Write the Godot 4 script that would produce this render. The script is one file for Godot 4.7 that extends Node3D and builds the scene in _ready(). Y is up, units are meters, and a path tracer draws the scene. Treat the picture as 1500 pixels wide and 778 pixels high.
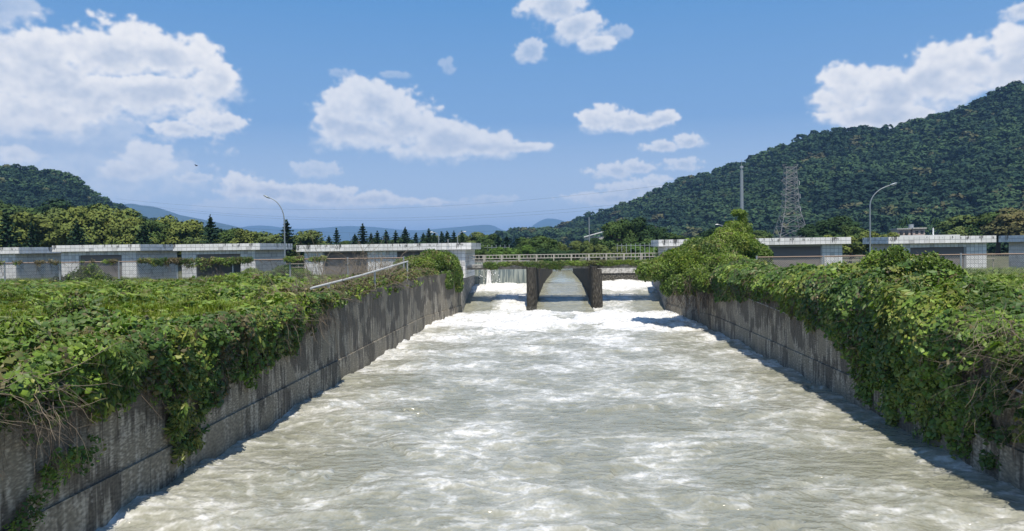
extends Node3D

# ------------------------------------------------------------------ helpers
class MB:
	# collects triangles; every face keeps its own corners
	var v := PackedVector3Array()
	var n := PackedVector3Array()
	var c := PackedColorArray()
	var u := PackedVector2Array()
	var i := PackedInt32Array()
	var col := Color.WHITE
	func vert(p: Vector3, nn: Vector3, uv := Vector2.ZERO) -> int:
		v.append(p); n.append(nn); c.append(col); u.append(uv)
		return v.size() - 1
	func tri(a: int, b: int, d: int) -> void:
		i.append(a); i.append(b); i.append(d)
	func quad(a: Vector3, b: Vector3, d: Vector3, e: Vector3, out: Vector3, ua := Vector2.ZERO, ub := Vector2.ZERO, ud := Vector2.ZERO, ue := Vector2.ZERO) -> void:
		var nn := (b - a).cross(e - a)
		if nn.length_squared() < 1e-14: nn = (d - a).cross(e - a)
		nn = nn.normalized()
		var flip := nn.dot(out) > 0.0
		if not flip: nn = -nn
		var k := vert(a, nn, ua); vert(b, nn, ub); vert(d, nn, ud); vert(e, nn, ue)
		if flip:
			tri(k, k + 2, k + 1); tri(k, k + 3, k + 2)
		else:
			tri(k, k + 1, k + 2); tri(k, k + 2, k + 3)
	func box(lo: Vector3, hi: Vector3, back := true) -> void:
		var a := lo
		var b := hi
		quad(Vector3(a.x, a.y, b.z), Vector3(b.x, a.y, b.z), Vector3(b.x, b.y, b.z), Vector3(a.x, b.y, b.z), Vector3.BACK, Vector2(a.x, a.y), Vector2(b.x, a.y), Vector2(b.x, b.y), Vector2(a.x, b.y))
		if back: quad(Vector3(a.x, a.y, a.z), Vector3(b.x, a.y, a.z), Vector3(b.x, b.y, a.z), Vector3(a.x, b.y, a.z), Vector3.FORWARD, Vector2(a.x, a.y), Vector2(b.x, a.y), Vector2(b.x, b.y), Vector2(a.x, b.y))
		quad(Vector3(a.x, a.y, a.z), Vector3(a.x, a.y, b.z), Vector3(a.x, b.y, b.z), Vector3(a.x, b.y, a.z), Vector3.LEFT, Vector2(a.z, a.y), Vector2(b.z, a.y), Vector2(b.z, b.y), Vector2(a.z, b.y))
		quad(Vector3(b.x, a.y, a.z), Vector3(b.x, a.y, b.z), Vector3(b.x, b.y, b.z), Vector3(b.x, b.y, a.z), Vector3.RIGHT, Vector2(a.z, a.y), Vector2(b.z, a.y), Vector2(b.z, b.y), Vector2(a.z, b.y))
		quad(Vector3(a.x, b.y, a.z), Vector3(b.x, b.y, a.z), Vector3(b.x, b.y, b.z), Vector3(a.x, b.y, b.z), Vector3.UP, Vector2(a.x, a.z), Vector2(b.x, a.z), Vector2(b.x, b.z), Vector2(a.x, b.z))
		quad(Vector3(a.x, a.y, a.z), Vector3(b.x, a.y, a.z), Vector3(b.x, a.y, b.z), Vector3(a.x, a.y, b.z), Vector3.DOWN, Vector2(a.x, a.z), Vector2(b.x, a.z), Vector2(b.x, b.z), Vector2(a.x, b.z))
	func bar(p: Vector3, q: Vector3, r: float) -> void:
		# thin square bar between two points
		tube([p, q], [r, r], 4)
	func tube(pts: Array, rad: Array, sides := 8, cap := false) -> void:
		var m := pts.size()
		var base := v.size()
		for k in m:
			var d: Vector3 = (pts[mini(k + 1, m - 1)] - pts[maxi(k - 1, 0)])
			d = d.normalized() if d.length() > 1e-6 else Vector3.UP
			var s := d.cross(Vector3(0.13, 0.02, 0.99) if absf(d.z) < 0.9 else Vector3(0.99, 0.05, 0.1)).normalized()
			var t := d.cross(s)
			for j in sides:
				var a := TAU * j / sides
				var o := s * cos(a) + t * sin(a)
				vert(pts[k] + o * rad[k], o, Vector2(float(j) / sides, k))
		for k in m - 1:
			for j in sides:
				var a := base + k * sides + j
				var b := base + k * sides + (j + 1) % sides
				tri(a, b, a + sides); tri(b, b + sides, a + sides)
		if cap:
			for e in [0, m - 1]:
				var nn: Vector3 = (pts[0] - pts[1]).normalized() if e == 0 else (pts[m - 1] - pts[m - 2]).normalized()
				var k0 := vert(pts[e], nn)
				for j in sides: vert(v[base + e * sides + j], nn)
				for j in sides: tri(k0, k0 + 1 + j, k0 + 1 + (j + 1) % sides)
	func ball(at: Vector3, r: Vector3, seg := 10, rings := 6) -> void:
		var base := v.size()
		for a in rings + 1:
			var th := PI * a / rings
			for b in seg:
				var ph := TAU * b / seg
				var d := Vector3(sin(th) * cos(ph), cos(th), sin(th) * sin(ph))
				vert(at + d * r, (d / r).normalized())
		for a in rings:
			for b in seg:
				var p := base + a * seg + b
				var q := base + a * seg + (b + 1) % seg
				tri(p, q, p + seg); tri(q, q + seg, p + seg)
	func prism(plan: Array, y0: float, y1: float, shrink := 1.0) -> void:
		# upright prism over a plan polygon given as Vector2(x, z)
		var mid := Vector2.ZERO
		for p in plan: mid += p
		mid /= plan.size()
		var run := 0.0
		for k in plan.size():
			var p: Vector2 = plan[k]
			var q: Vector2 = plan[(k + 1) % plan.size()]
			var pt := mid + (p - mid) * shrink
			var qt := mid + (q - mid) * shrink
			var e := (p + q) / 2 - mid
			var nx := Vector3((q - p).y, 0, -(q - p).x)
			if nx.dot(Vector3(e.x, 0, e.y)) < 0: nx = -nx
			var l := p.distance_to(q)
			quad(Vector3(p.x, y0, p.y), Vector3(q.x, y0, q.y), Vector3(qt.x, y1, qt.y), Vector3(pt.x, y1, pt.y), nx, Vector2(run, y0), Vector2(run + l, y0), Vector2(run + l, y1), Vector2(run, y1))
			run += l
			var k0 := vert(Vector3(pt.x, y1, pt.y), Vector3.UP, pt)
			vert(Vector3(qt.x, y1, qt.y), Vector3.UP, qt); vert(Vector3(mid.x, y1, mid.y), Vector3.UP, mid)
			tri(k0, k0 + 1, k0 + 2)
	func mesh(m: Material = null, wind := true) -> ArrayMesh:
		if wind:
			# front faces run clockwise as seen from the side the normals point to
			for k in range(0, i.size(), 3):
				var a0 := v[i[k]]
				if (v[i[k + 1]] - a0).cross(v[i[k + 2]] - a0).dot(n[i[k]] + n[i[k + 1]] + n[i[k + 2]]) > 0.0:
					var sw := i[k + 1]
					i[k + 1] = i[k + 2]; i[k + 2] = sw
		var a := []
		a.resize(Mesh.ARRAY_MAX)
		a[Mesh.ARRAY_VERTEX] = v; a[Mesh.ARRAY_NORMAL] = n; a[Mesh.ARRAY_COLOR] = c; a[Mesh.ARRAY_TEX_UV] = u; a[Mesh.ARRAY_INDEX] = i
		var am := ArrayMesh.new()
		am.add_surface_from_arrays(Mesh.PRIMITIVE_TRIANGLES, a)
		if m: am.surface_set_material(0, m)
		return am

class Flock:
	# collects places and tints of copies of one mesh
	var b := PackedFloat32Array()
	var count := 0
	func put(x: Vector3, y: Vector3, z: Vector3, o: Vector3, c: Color) -> void:
		b.append_array(PackedFloat32Array([x.x, y.x, z.x, o.x, x.y, y.y, z.y, o.y, x.z, y.z, z.z, o.z, c.r, c.g, c.b, 1.0]))
		count += 1

var rng := RandomNumberGenerator.new()
var M := {}
var taken := {}
var sprigs := []
var wide_sprigs := []
var blades: ArrayMesh
var lump := FastNoiseLite.new()
var fine := FastNoiseLite.new()

func rnd(a: float, b: float) -> float: return rng.randf_range(a, b)
func lin(r: float, g: float, b: float) -> Color: return Color(r, g, b).linear_to_srgb()
func sstep(a: float, b: float, x: float) -> float:
	var t := clampf((x - a) / (b - a), 0.0, 1.0)
	return t * t * (3.0 - 2.0 * t)
func table(t: Array, x: float) -> float:
	if x <= t[0][0]: return t[0][1]
	for k in range(1, t.size()):
		if x <= t[k][0]: return lerpf(t[k - 1][1], t[k][1], (x - t[k - 1][0]) / (t[k][0] - t[k - 1][0]))
	return t[-1][1]
func numbered(called: String) -> String:
	if not taken.has(called):
		taken[called] = 0
		return called
	taken[called] += 1
	return "%s_%03d" % [called, taken[called]]
func tag(o: Node, label: String, category: String, group := "", kind := "") -> Node:
	if label: o.set_meta("label", label)
	if category: o.set_meta("category", category)
	if group: o.set_meta("group", group)
	if kind: o.set_meta("kind", kind)
	return o
func thing(called: String, at: Vector3, label: String, category: String, group := "") -> Node3D:
	var o := Node3D.new()
	o.name = numbered(called)
	add_child(o)
	o.position = at
	tag(o, label, category, group)
	return o
func part(called: String, mesh: Mesh, parent: Node, mat: Material = null, at := Vector3.ZERO) -> MeshInstance3D:
	var o := MeshInstance3D.new()
	o.name = numbered(called) if parent == self else called
	o.mesh = mesh
	if mat: o.material_override = mat
	o.position = at
	parent.add_child(o, true)
	return o
func structure(called: String, mesh: Mesh, mat: Material, label := "") -> MeshInstance3D:
	var o := part(called, mesh, self, mat)
	o.set_meta("kind", "structure")
	if label: o.set_meta("label", label)
	return o
func flock(called: String, mesh: Mesh, f: Flock, parent: Node) -> MultiMeshInstance3D:
	var mm := MultiMesh.new()
	mm.transform_format = MultiMesh.TRANSFORM_3D
	mm.use_colors = true
	mm.mesh = mesh
	mm.instance_count = f.count
	mm.buffer = f.b
	var o := MultiMeshInstance3D.new()
	o.name = numbered(called) if parent == self else called
	o.multimesh = mm
	if parent != self: o.set_meta("kind", "stuff")
	parent.add_child(o, true)
	return o
func mat(called: String, c: Color, rough := 0.8, metal := 0.0) -> StandardMaterial3D:
	var m := StandardMaterial3D.new()
	m.resource_name = called
	m.albedo_color = c
	m.roughness = rough
	m.metallic = metal
	M[called] = m
	return m
func noise_bytes(w: int, h: int, seed_: int, freq: float, octaves := 4, kind := FastNoiseLite.FRACTAL_FBM, warp := 0.0, sx := 1, sy := 1) -> PackedByteArray:
	# grey noise picture of w x h; sx, sy draw it out along one side
	var f := FastNoiseLite.new()
	f.seed = seed_
	f.noise_type = FastNoiseLite.TYPE_SIMPLEX_SMOOTH
	f.frequency = freq
	f.fractal_type = kind
	f.fractal_octaves = octaves
	if warp > 0.0:
		f.domain_warp_enabled = true
		f.domain_warp_amplitude = warp
		f.domain_warp_frequency = freq * 0.7
		f.domain_warp_fractal_octaves = 3
	var im := f.get_image(maxi(8, w / sx), maxi(8, h / sy), false, false, true)
	im.convert(Image.FORMAT_L8)
	if sx != 1 or sy != 1: im.resize(w, h, Image.INTERPOLATE_CUBIC)
	return im.get_data()
func noise_texture(freq: float, octaves: int, ramp: Array, seed_ := 3, size := 512, normal := false, strength := 4.0) -> NoiseTexture2D:
	var f := FastNoiseLite.new()
	f.seed = seed_
	f.noise_type = FastNoiseLite.TYPE_SIMPLEX_SMOOTH
	f.frequency = freq
	f.fractal_octaves = octaves
	var t := NoiseTexture2D.new()
	t.width = size; t.height = size
	t.seamless = true
	t.noise = f
	if normal:
		t.as_normal_map = true
		t.bump_strength = strength
	elif ramp:
		var g := Gradient.new()
		g.offsets = PackedFloat32Array(); g.colors = PackedColorArray()
		var off := PackedFloat32Array()
		var cols := PackedColorArray()
		for r in ramp:
			off.append(r[0]); cols.append(r[1])
		g.offsets = off; g.colors = cols
		t.color_ramp = g
	return t
func triplanar(m: StandardMaterial3D, tex: Texture2D, scale: float, bump: Texture2D = null, depth := 1.0) -> StandardMaterial3D:
	m.albedo_texture = tex
	m.uv1_triplanar = true
	m.uv1_world_triplanar = true
	m.uv1_scale = Vector3.ONE * scale
	if bump:
		m.normal_enabled = true
		m.normal_texture = bump
		m.normal_scale = depth
	return m

# ------------------------------------------------------------------ sky
const CLOUDS := [
	[1.0, [[-34.05, 11.63, 3.84, 2.03], [-29.84, 12.56, 3.76, 1.89], [-26.6, 12.58, 2.71, 1.81], [-24.17, 11.0, 1.94, 1.42], [-32.23, 9.93, 5.31, 1.76], [-27.48, 10.27, 4.12, 1.74], [-34.84, 8.7, 3.96, 1.56]]],
	[0.9, [[-24.14, 8.45, 1.99, 0.77], [-25.86, 8.15, 1.69, 0.54]]],
	[0.5, [[-37.83, 14.11, 3.69, 1.91], [-35.81, 12.43, 2.46, 1.39], [-37.22, 11.48, 3.07, 1.96]]],
	[0.7, [[-35.62, 6.05, 1.42, 0.5], [-28.19, 5.93, 1.63, 1.06], [-29.21, 5.37, 1.61, 0.71]]],
	[0.4, [[-33.06, 6.73, 7.1, 1.27], [-31.97, 4.85, 7.64, 1.51], [-34.14, 7.71, 5.85, 1.0]]],
	[0.55, [[-25.29, 4.92, 1.02, 0.36]]],
	[0.85, [[-13.59, 9.91, 3.16, 1.79], [-11.2, 8.75, 2.91, 1.81], [-14.1, 8.25, 3.15, 1.52], [-8.3, 7.46, 3.92, 1.35], [-5.84, 7.26, 3.25, 0.87], [-2.87, 7.17, 2.17, 0.39], [-16.18, 8.83, 1.13, 0.75]]],
	[0.5, [[-17.45, 5.6, 1.49, 0.62]]],
	[0.35, [[-18.89, 2.98, 5.51, 0.67]]],
	[0.95, [[-22.48, 4.32, 1.24, 0.84], [-20.47, 4.01, 2.04, 0.75], [-18.41, 3.93, 1.62, 0.71], [-16.32, 3.7, 2.35, 0.67], [-13.71, 3.55, 1.92, 0.53], [-11.3, 3.39, 1.46, 0.29], [-9.34, 3.33, 1.18, 0.25]]],
	[0.8, [[-0.03, 16.72, 2.26, 1.25], [1.42, 15.32, 1.86, 1.18], [2.53, 14.18, 1.27, 0.64]]],
	[0.6, [[-1.89, 13.85, 1.08, 0.83]]],
	[0.4, [[4.34, 14.83, 0.97, 0.54]]],
	[0.92, [[3.3, 8.96, 1.75, 0.91], [5.24, 8.6, 2.22, 0.67], [7.16, 8.86, 1.15, 0.61]]],
	[0.8, [[7.38, 7.0, 1.29, 0.38], [9.19, 7.26, 1.13, 0.52]]],
	[0.75, [[3.99, 5.33, 1.75, 0.49], [5.45, 5.58, 1.35, 0.48]]],
	[0.65, [[8.79, 5.66, 1.23, 0.48]]],
	[0.75, [[5.43, 3.93, 2.41, 0.68], [3.48, 3.39, 2.93, 0.49], [6.88, 4.57, 0.86, 0.43]]],
	[1.0, [[19.76, 9.79, 2.0, 1.58], [22.22, 9.57, 2.65, 1.72], [24.77, 10.0, 2.68, 2.01], [26.83, 10.84, 1.91, 1.63], [29.17, 10.78, 2.1, 1.83], [31.71, 10.35, 2.31, 2.33], [21.61, 8.24, 3.24, 1.13]]],
	[0.8, [[29.51, 13.6, 1.11, 0.5]]],
	[0.4, [[-5.01, 3.38, 1.98, 0.39], [-7.87, 3.17, 1.97, 0.29]]],
	[0.3, [[-11.63, 12.28, 1.06, 0.23], [-15.45, 12.28, 0.85, 0.32], [-7.96, 12.87, 0.49, 0.56]]]]

func paint_sky(w: int, h: int, az0: float, el1: float, step: float, clouds: Array) -> Image:
	# an azimuth / elevation canvas of air and clouds
	var r := PackedFloat32Array(); r.resize(w * h)
	var g := PackedFloat32Array(); g.resize(w * h)
	var b := PackedFloat32Array(); b.resize(w * h)
	var air := [[-90.0, Vector3(0.374, 0.468, 0.617)], [0.0, Vector3(0.56, 0.60, 0.66)], [4.0, Vector3(0.36, 0.455, 0.59)], [9.0, Vector3(0.164, 0.299, 0.514)], [17.0, Vector3(0.089, 0.234, 0.472)], [40.0, Vector3(0.056, 0.173, 0.402)], [90.0, Vector3(0.042, 0.131, 0.337)]]
	for y in h:
		var el := el1 - (y + 0.5) * step
		var c: Vector3 = air[-1][1]
		for k in range(1, air.size()):
			if el <= air[k][0]:
				c = air[k - 1][1].lerp(air[k][1], clampf((el - air[k - 1][0]) / (air[k][0] - air[k - 1][0]), 0, 1))
				break
		for x in w:
			r[y * w + x] = c.x; g[y * w + x] = c.y; b[y * w + x] = c.z
	var puff := FastNoiseLite.new()
	puff.noise_type = FastNoiseLite.TYPE_SIMPLEX_SMOOTH
	puff.frequency = 0.42
	puff.fractal_octaves = 6
	puff.fractal_gain = 0.5
	var curl := FastNoiseLite.new()
	curl.noise_type = FastNoiseLite.TYPE_CELLULAR
	curl.cellular_return_type = FastNoiseLite.RETURN_DISTANCE
	curl.frequency = 1.1
	curl.fractal_octaves = 3
	for cl in clouds:
		var lo := Vector2(999, 999)
		var hi := Vector2(-999, -999)
		var size := 0.0
		for q in cl[1]:
			lo.x = minf(lo.x, q[0] - q[2] * 1.5); hi.x = maxf(hi.x, q[0] + q[2] * 1.5)
			lo.y = minf(lo.y, q[1] - q[3] * 1.9); hi.y = maxf(hi.y, q[1] + q[3] * 1.5)
			size = maxf(size, q[3])
		var k := 1.0 / clampf(size, 0.35, 1.6)
		for y in range(maxi(0, int((el1 - hi.y) / step)), mini(h, int((el1 - lo.y) / step) + 1)):
			var el := el1 - (y + 0.5) * step
			for x in range(maxi(0, int((lo.x - az0) / step)), mini(w, int((hi.x - az0) / step) + 1)):
				var az := az0 + (x + 0.5) * step
				var f := -9.0
				var up := 0.0
				for q in cl[1]:
					var dx: float = (az - q[0]) / q[2]
					var dy: float = (el - q[1]) / q[3]
					if dy < 0: dy *= 1.15
					var e := 1.0 - sqrt(dx * dx + dy * dy)
					if e > f:
						f = e; up = dy
				if f < -0.5: continue
				var n := puff.get_noise_2d(az * k, el * k * 1.5)
				var m := curl.get_noise_2d(az * k * 1.3, el * k * 1.9)
				var q2 := puff.get_noise_2d(az * k * 5.0 + 90.0, el * k * 6.0)
				var edge := f + 0.22 + n * 0.55 - (m + 0.3) * 0.36 + q2 * 0.20
				var soft := lerpf(0.85, 0.26, sstep(-0.5, 0.7, up + n))
				var d := sstep(0.0, soft, edge) * float(cl[0])
				if d <= 0.003: continue
				# thin cloud is white, thick cloud holds back more light and is greyer
				var thick := sstep(0.2, 1.05, f + n * 0.7 - (m + 0.4) * 0.3)
				var lit := clampf(0.96 - 0.62 * thick + q2 * 0.2, 0.0, 1.0)
				var col := Vector3(0.31, 0.38, 0.50).lerp(Vector3(0.66, 0.66, 0.675), lit)
				var at := y * w + x
				r[at] = lerpf(r[at], col.x, d); g[at] = lerpf(g[at], col.y, d); b[at] = lerpf(b[at], col.z, d)
	var bytes := PackedByteArray()
	bytes.resize(w * h * 3)
	for k in w * h:
		bytes[k * 3] = int(clampf(pow(r[k], 1 / 2.2), 0, 1) * 255)
		bytes[k * 3 + 1] = int(clampf(pow(g[k], 1 / 2.2), 0, 1) * 255)
		bytes[k * 3 + 2] = int(clampf(pow(b[k], 1 / 2.2), 0, 1) * 255)
	return Image.create_from_data(w, h, false, Image.FORMAT_RGB8, bytes)

func make_sky() -> Sky:
	var clouds := CLOUDS.duplicate(true)
	# the same kind of scattered cumulus goes on all round
	var r := RandomNumberGenerator.new()
	r.seed = 11
	for k in 46:
		var az := r.randf_range(-178, 178)
		var el := r.randf_range(3, 46)
		if absf(az) < 44 and el < 24: continue
		var s := r.randf_range(1.2, 3.2) * (0.6 + el / 40.0)
		var bl := []
		for j in r.randi_range(3, 7): bl.append([clampf(az + r.randf_range(-2.4, 2.4) * s, -179, 179), el + r.randf_range(-0.5, 0.5) * s, s * r.randf_range(0.8, 1.7), s * r.randf_range(0.4, 0.9)])
		clouds.append([r.randf_range(0.5, 1.0), bl])
	var all := paint_sky(1024, 256, -180.0, 90.0, 360.0 / 1024, clouds)
	var px := 4096.0 / 360.0
	var half := int(44 * px)
	var rows := int(30 * px)
	var view := paint_sky(half * 2, rows, -half / px, rows / px - 2.0 / px, 1.0 / px, clouds)
	all.resize(4096, 1024, Image.INTERPOLATE_CUBIC)
	var pano := Image.create(4096, 2048, false, Image.FORMAT_RGB8)
	pano.fill(Color(0.42, 0.46, 0.44))
	# straight ahead (-z) is the picture's left edge
	pano.blit_rect(all, Rect2i(2048, 0, 2048, 1024), Vector2i(0, 0))
	pano.blit_rect(all, Rect2i(0, 0, 2048, 1024), Vector2i(2048, 0))
	var top := 1024 - rows + 2
	pano.blit_rect(view, Rect2i(half, 0, half, rows), Vector2i(0, top))
	pano.blit_rect(view, Rect2i(0, 0, half, rows), Vector2i(4096 - half, top))
	var m := PanoramaSkyMaterial.new()
	m.panorama = ImageTexture.create_from_image(pano)
	var s := Sky.new()
	s.sky_material = m
	return s

# ------------------------------------------------------------------ main
func _ready() -> void:
	rng.seed = 20240707
	var cam := Camera3D.new()
	cam.name = "camera"
	cam.position = Vector3(0, 2.75, 0)
	cam.rotation_degrees = Vector3(-1.2905, 3.4856, -0.8)
	cam.fov = 37.23
	cam.near = 0.1
	cam.far = 30000.0
	add_child(cam)
	var env := Environment.new()
	env.background_mode = Environment.BG_SKY
	env.sky = make_sky()
	env.tonemap_mode = Environment.TONE_MAPPER_LINEAR
	env.tonemap_exposure = 1.45
	env.sdfgi_enabled = true
	env.ssao_enabled = true
	env.ssil_enabled = true
	env.fog_enabled = true
	env.fog_density = 0.00015
	env.fog_light_color = lin(0.30, 0.57, 1.0)
	var we := WorldEnvironment.new()
	we.name = "world"
	we.environment = env
	add_child(we)
	var sun := DirectionalLight3D.new()
	sun.name = "sun"
	add_child(sun)
	sun.look_at_from_position(Vector3(0.07, 0.93, 0.36) * 100.0, Vector3.ZERO)
	sun.light_color = Color(1.0, 0.96, 0.9)
	sun.light_energy = 1.35
	sun.light_angular_distance = 0.53
	sun.shadow_enabled = true
	print("sky ", Time.get_ticks_msec())
	make_materials()
	ground()
	hills()
	print("hills ", Time.get_ticks_msec())
	channel_walls()
	water()
	print("water ", Time.get_ticks_msec())
	weir()
	footbridge()
	sheds()
	far_buildings()
	fences()
	lamps_and_masts()
	print("built ", Time.get_ticks_msec())
	trees()
	print("trees ", Time.get_ticks_msec())
	greenery()
	print("green ", Time.get_ticks_msec())

# ------------------------------------------------------------------ materials
func make_materials() -> void:
	lump.noise_type = FastNoiseLite.TYPE_SIMPLEX_SMOOTH
	lump.frequency = 0.11
	lump.fractal_octaves = 4
	fine.noise_type = FastNoiseLite.TYPE_SIMPLEX_SMOOTH
	fine.frequency = 0.55
	fine.fractal_octaves = 3
	var rough := noise_texture(0.02, 5, [], 5, 512, true, 6.0)
	var leaf := mat("leaf", Color.WHITE, 0.48)
	leaf.vertex_color_use_as_albedo = true
	leaf.cull_mode = BaseMaterial3D.CULL_DISABLED
	leaf.backlight_enabled = true
	leaf.backlight = Color(0.6, 0.7, 0.25)
	leaf.metallic_specular = 0.4
	var far_leaf := mat("far_leaf", Color.WHITE, 0.8)
	far_leaf.vertex_color_use_as_albedo = true
	far_leaf.cull_mode = BaseMaterial3D.CULL_DISABLED
	far_leaf.backlight_enabled = true
	far_leaf.backlight = Color(0.25, 0.3, 0.12)
	far_leaf.metallic_specular = 0.25
	triplanar(mat("bark", lin(0.5, 0.5, 0.5), 0.95), noise_texture(0.03, 4, [[0.2, lin(0.14, 0.11, 0.08)], [0.8, lin(0.42, 0.36, 0.29)]], 8), 1.2, rough, 1.0)
	mat("twig", lin(0.20, 0.165, 0.12), 0.9)
	mat("dark_twig", lin(0.09, 0.07, 0.05), 0.95)
	triplanar(mat("soil", lin(0.55, 0.55, 0.55), 1.0), noise_texture(0.012, 6, [[0.25, lin(0.05, 0.075, 0.025)], [0.5, lin(0.13, 0.15, 0.06)], [0.75, lin(0.25, 0.21, 0.12)]], 21), 0.11, rough, 1.0)
	triplanar(mat("forest_floor", lin(0.55, 0.55, 0.55), 1.0), noise_texture(0.02, 5, [[0.2, lin(0.03, 0.055, 0.025)], [0.8, lin(0.07, 0.11, 0.04)]], 23), 0.01)
	triplanar(mat("concrete", lin(0.9, 0.9, 0.9), 0.9), noise_texture(0.012, 6, [[0.15, lin(0.16, 0.16, 0.15)], [0.45, lin(0.27, 0.265, 0.25)], [0.8, lin(0.4, 0.39, 0.36)]], 31), 0.35, rough, 0.8)
	triplanar(mat("pale_concrete", lin(0.95, 0.95, 0.95), 0.9), noise_texture(0.014, 6, [[0.2, lin(0.30, 0.30, 0.28)], [0.5, lin(0.5, 0.49, 0.46)], [0.8, lin(0.62, 0.61, 0.58)]], 33), 0.4, rough, 0.6)
	triplanar(mat("dark_stone", lin(0.9, 0.9, 0.9), 0.95), noise_texture(0.02, 6, [[0.2, lin(0.03, 0.03, 0.026)], [0.6, lin(0.11, 0.105, 0.09)], [0.85, lin(0.22, 0.21, 0.18)]], 35), 0.5, rough, 1.6)
	var tile := mat("tile", Color.WHITE, 0.28)
	tile.vertex_color_use_as_albedo = true
	mat("grout", lin(0.34, 0.35, 0.36), 0.9)
	mat("shutter", lin(0.19, 0.17, 0.155), 0.45, 0.3)
	mat("interior", lin(0.3, 0.3, 0.3), 0.9)
	mat("roofing", lin(0.4, 0.4, 0.39), 0.95)
	mat("galvanized", lin(0.42, 0.44, 0.46), 0.42, 0.55)
	mat("rusty_pipe", lin(0.30, 0.22, 0.17), 0.8, 0.1)
	mat("white_pipe", lin(0.44, 0.45, 0.44), 0.6)
	mat("wire", lin(0.30, 0.30, 0.29), 0.6, 0.3)
	mat("lamp_paint", lin(0.24, 0.28, 0.31), 0.45, 0.2)
	mat("lamp_lens", lin(0.75, 0.76, 0.75), 0.3)
	mat("rail_paint", lin(0.40, 0.38, 0.33), 0.8)
	mat("black_cable", lin(0.02, 0.02, 0.02), 0.7)
	mat("pink_wall", lin(0.46, 0.37, 0.33), 0.9)
	mat("dark_glass", lin(0.03, 0.035, 0.04), 0.15)
	mat("white_paint", lin(0.72, 0.73, 0.73), 0.6)
	mat("tarpaulin", lin(0.10, 0.15, 0.19), 0.35)
	mat("tower_steel", lin(0.27, 0.27, 0.265), 0.7, 0.1)
	mat("bird", lin(0.03, 0.03, 0.03), 0.8)
	M.stained = stained_concrete()

func stained_concrete() -> StandardMaterial3D:
	# weathered channel concrete: black algae running down in streaks, pale scoured patches, greenish damp band with a ragged edge
	var w := 2048
	var h := 512
	var streak := noise_bytes(w, h, 41, 0.11, 4, FastNoiseLite.FRACTAL_FBM, 0.0, 1, 40)
	var thin := noise_bytes(w, h, 42, 0.33, 3, FastNoiseLite.FRACTAL_FBM, 0.0, 1, 28)
	var blot := noise_bytes(w, h, 43, 0.016, 5, FastNoiseLite.FRACTAL_FBM, 14.0, 1, 3)
	var speck := noise_bytes(w, h, 44, 0.16, 3)
	var by := PackedByteArray(); by.resize(w * h * 3)
	for y in h:
		var up := 1.0 - (y + 0.5) / h          # 0 foot .. 1 crest
		for x in w:
			var k := y * w + x
			var s := streak[k] / 255.0
			var t := thin[k] / 255.0
			var b := blot[k] / 255.0
			var p := speck[k] / 255.0
			# algae reach down to a ragged length that differs from streak to streak
			var black := sstep(-0.15, 0.22, (s - 0.5) * 0.5 + (b - 0.5) * 1.35 + (t - 0.5) * 0.3 + (up - 0.5) * 0.75)
			var scour := sstep(0.52, 0.72, b * 0.5 + p * 0.3 + (1.0 - s) * 0.4) * sstep(0.22, 0.40, up + (b - 0.5) * 0.3)
			var c := Vector3(0.225, 0.198, 0.145).lerp(Vector3(0.40, 0.365, 0.295), scour * 0.85)
			c = c.lerp(Vector3(0.105, 0.094, 0.068), (1.0 - sstep(0.22, 0.30, up + (b - 0.5) * 0.22)) * 0.75)
			c = c.lerp(Vector3(0.056, 0.047, 0.033), black * (0.72 + 0.26 * t))
			var lime := sstep(0.70, 0.78, t * 0.6 + s * 0.25 + p * 0.2) * black
			c = c.lerp(Vector3(0.36, 0.34, 0.30), lime * 0.55)
			c *= 0.58 + 0.84 * p
			by[k * 3] = int(clampf(pow(c.x, 1 / 2.2), 0, 1) * 255)
			by[k * 3 + 1] = int(clampf(pow(c.y, 1 / 2.2), 0, 1) * 255)
			by[k * 3 + 2] = int(clampf(pow(c.z, 1 / 2.2), 0, 1) * 255)
	var m := mat("stained", Color.WHITE, 0.92)
	m.albedo_texture = ImageTexture.create_from_image(Image.create_from_data(w, h, false, Image.FORMAT_RGB8, by))
	m.normal_enabled = true
	var relief := Image.create_from_data(w, h, false, Image.FORMAT_L8, speck)
	relief.convert(Image.FORMAT_RGBA8)
	relief.bump_map_to_normal_map(2.0)
	m.normal_texture = ImageTexture.create_from_image(relief)
	m.normal_scale = 0.22
	return m

# ------------------------------------------------------------------ ground and hills
const LEFT_X := -10.9
const RIGHT_X := 11.7
func left_x(d: float) -> float: return lerpf(LEFT_X, -9.35, sstep(60.0, 74.0, d))
func right_x(d: float) -> float: return lerpf(RIGHT_X, 9.9, sstep(58.0, 74.0, d))
func wall_top(d: float) -> float: return 0.02 + 0.55 * clampf((d - 17.0) / 45.0, 0, 1)

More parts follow.
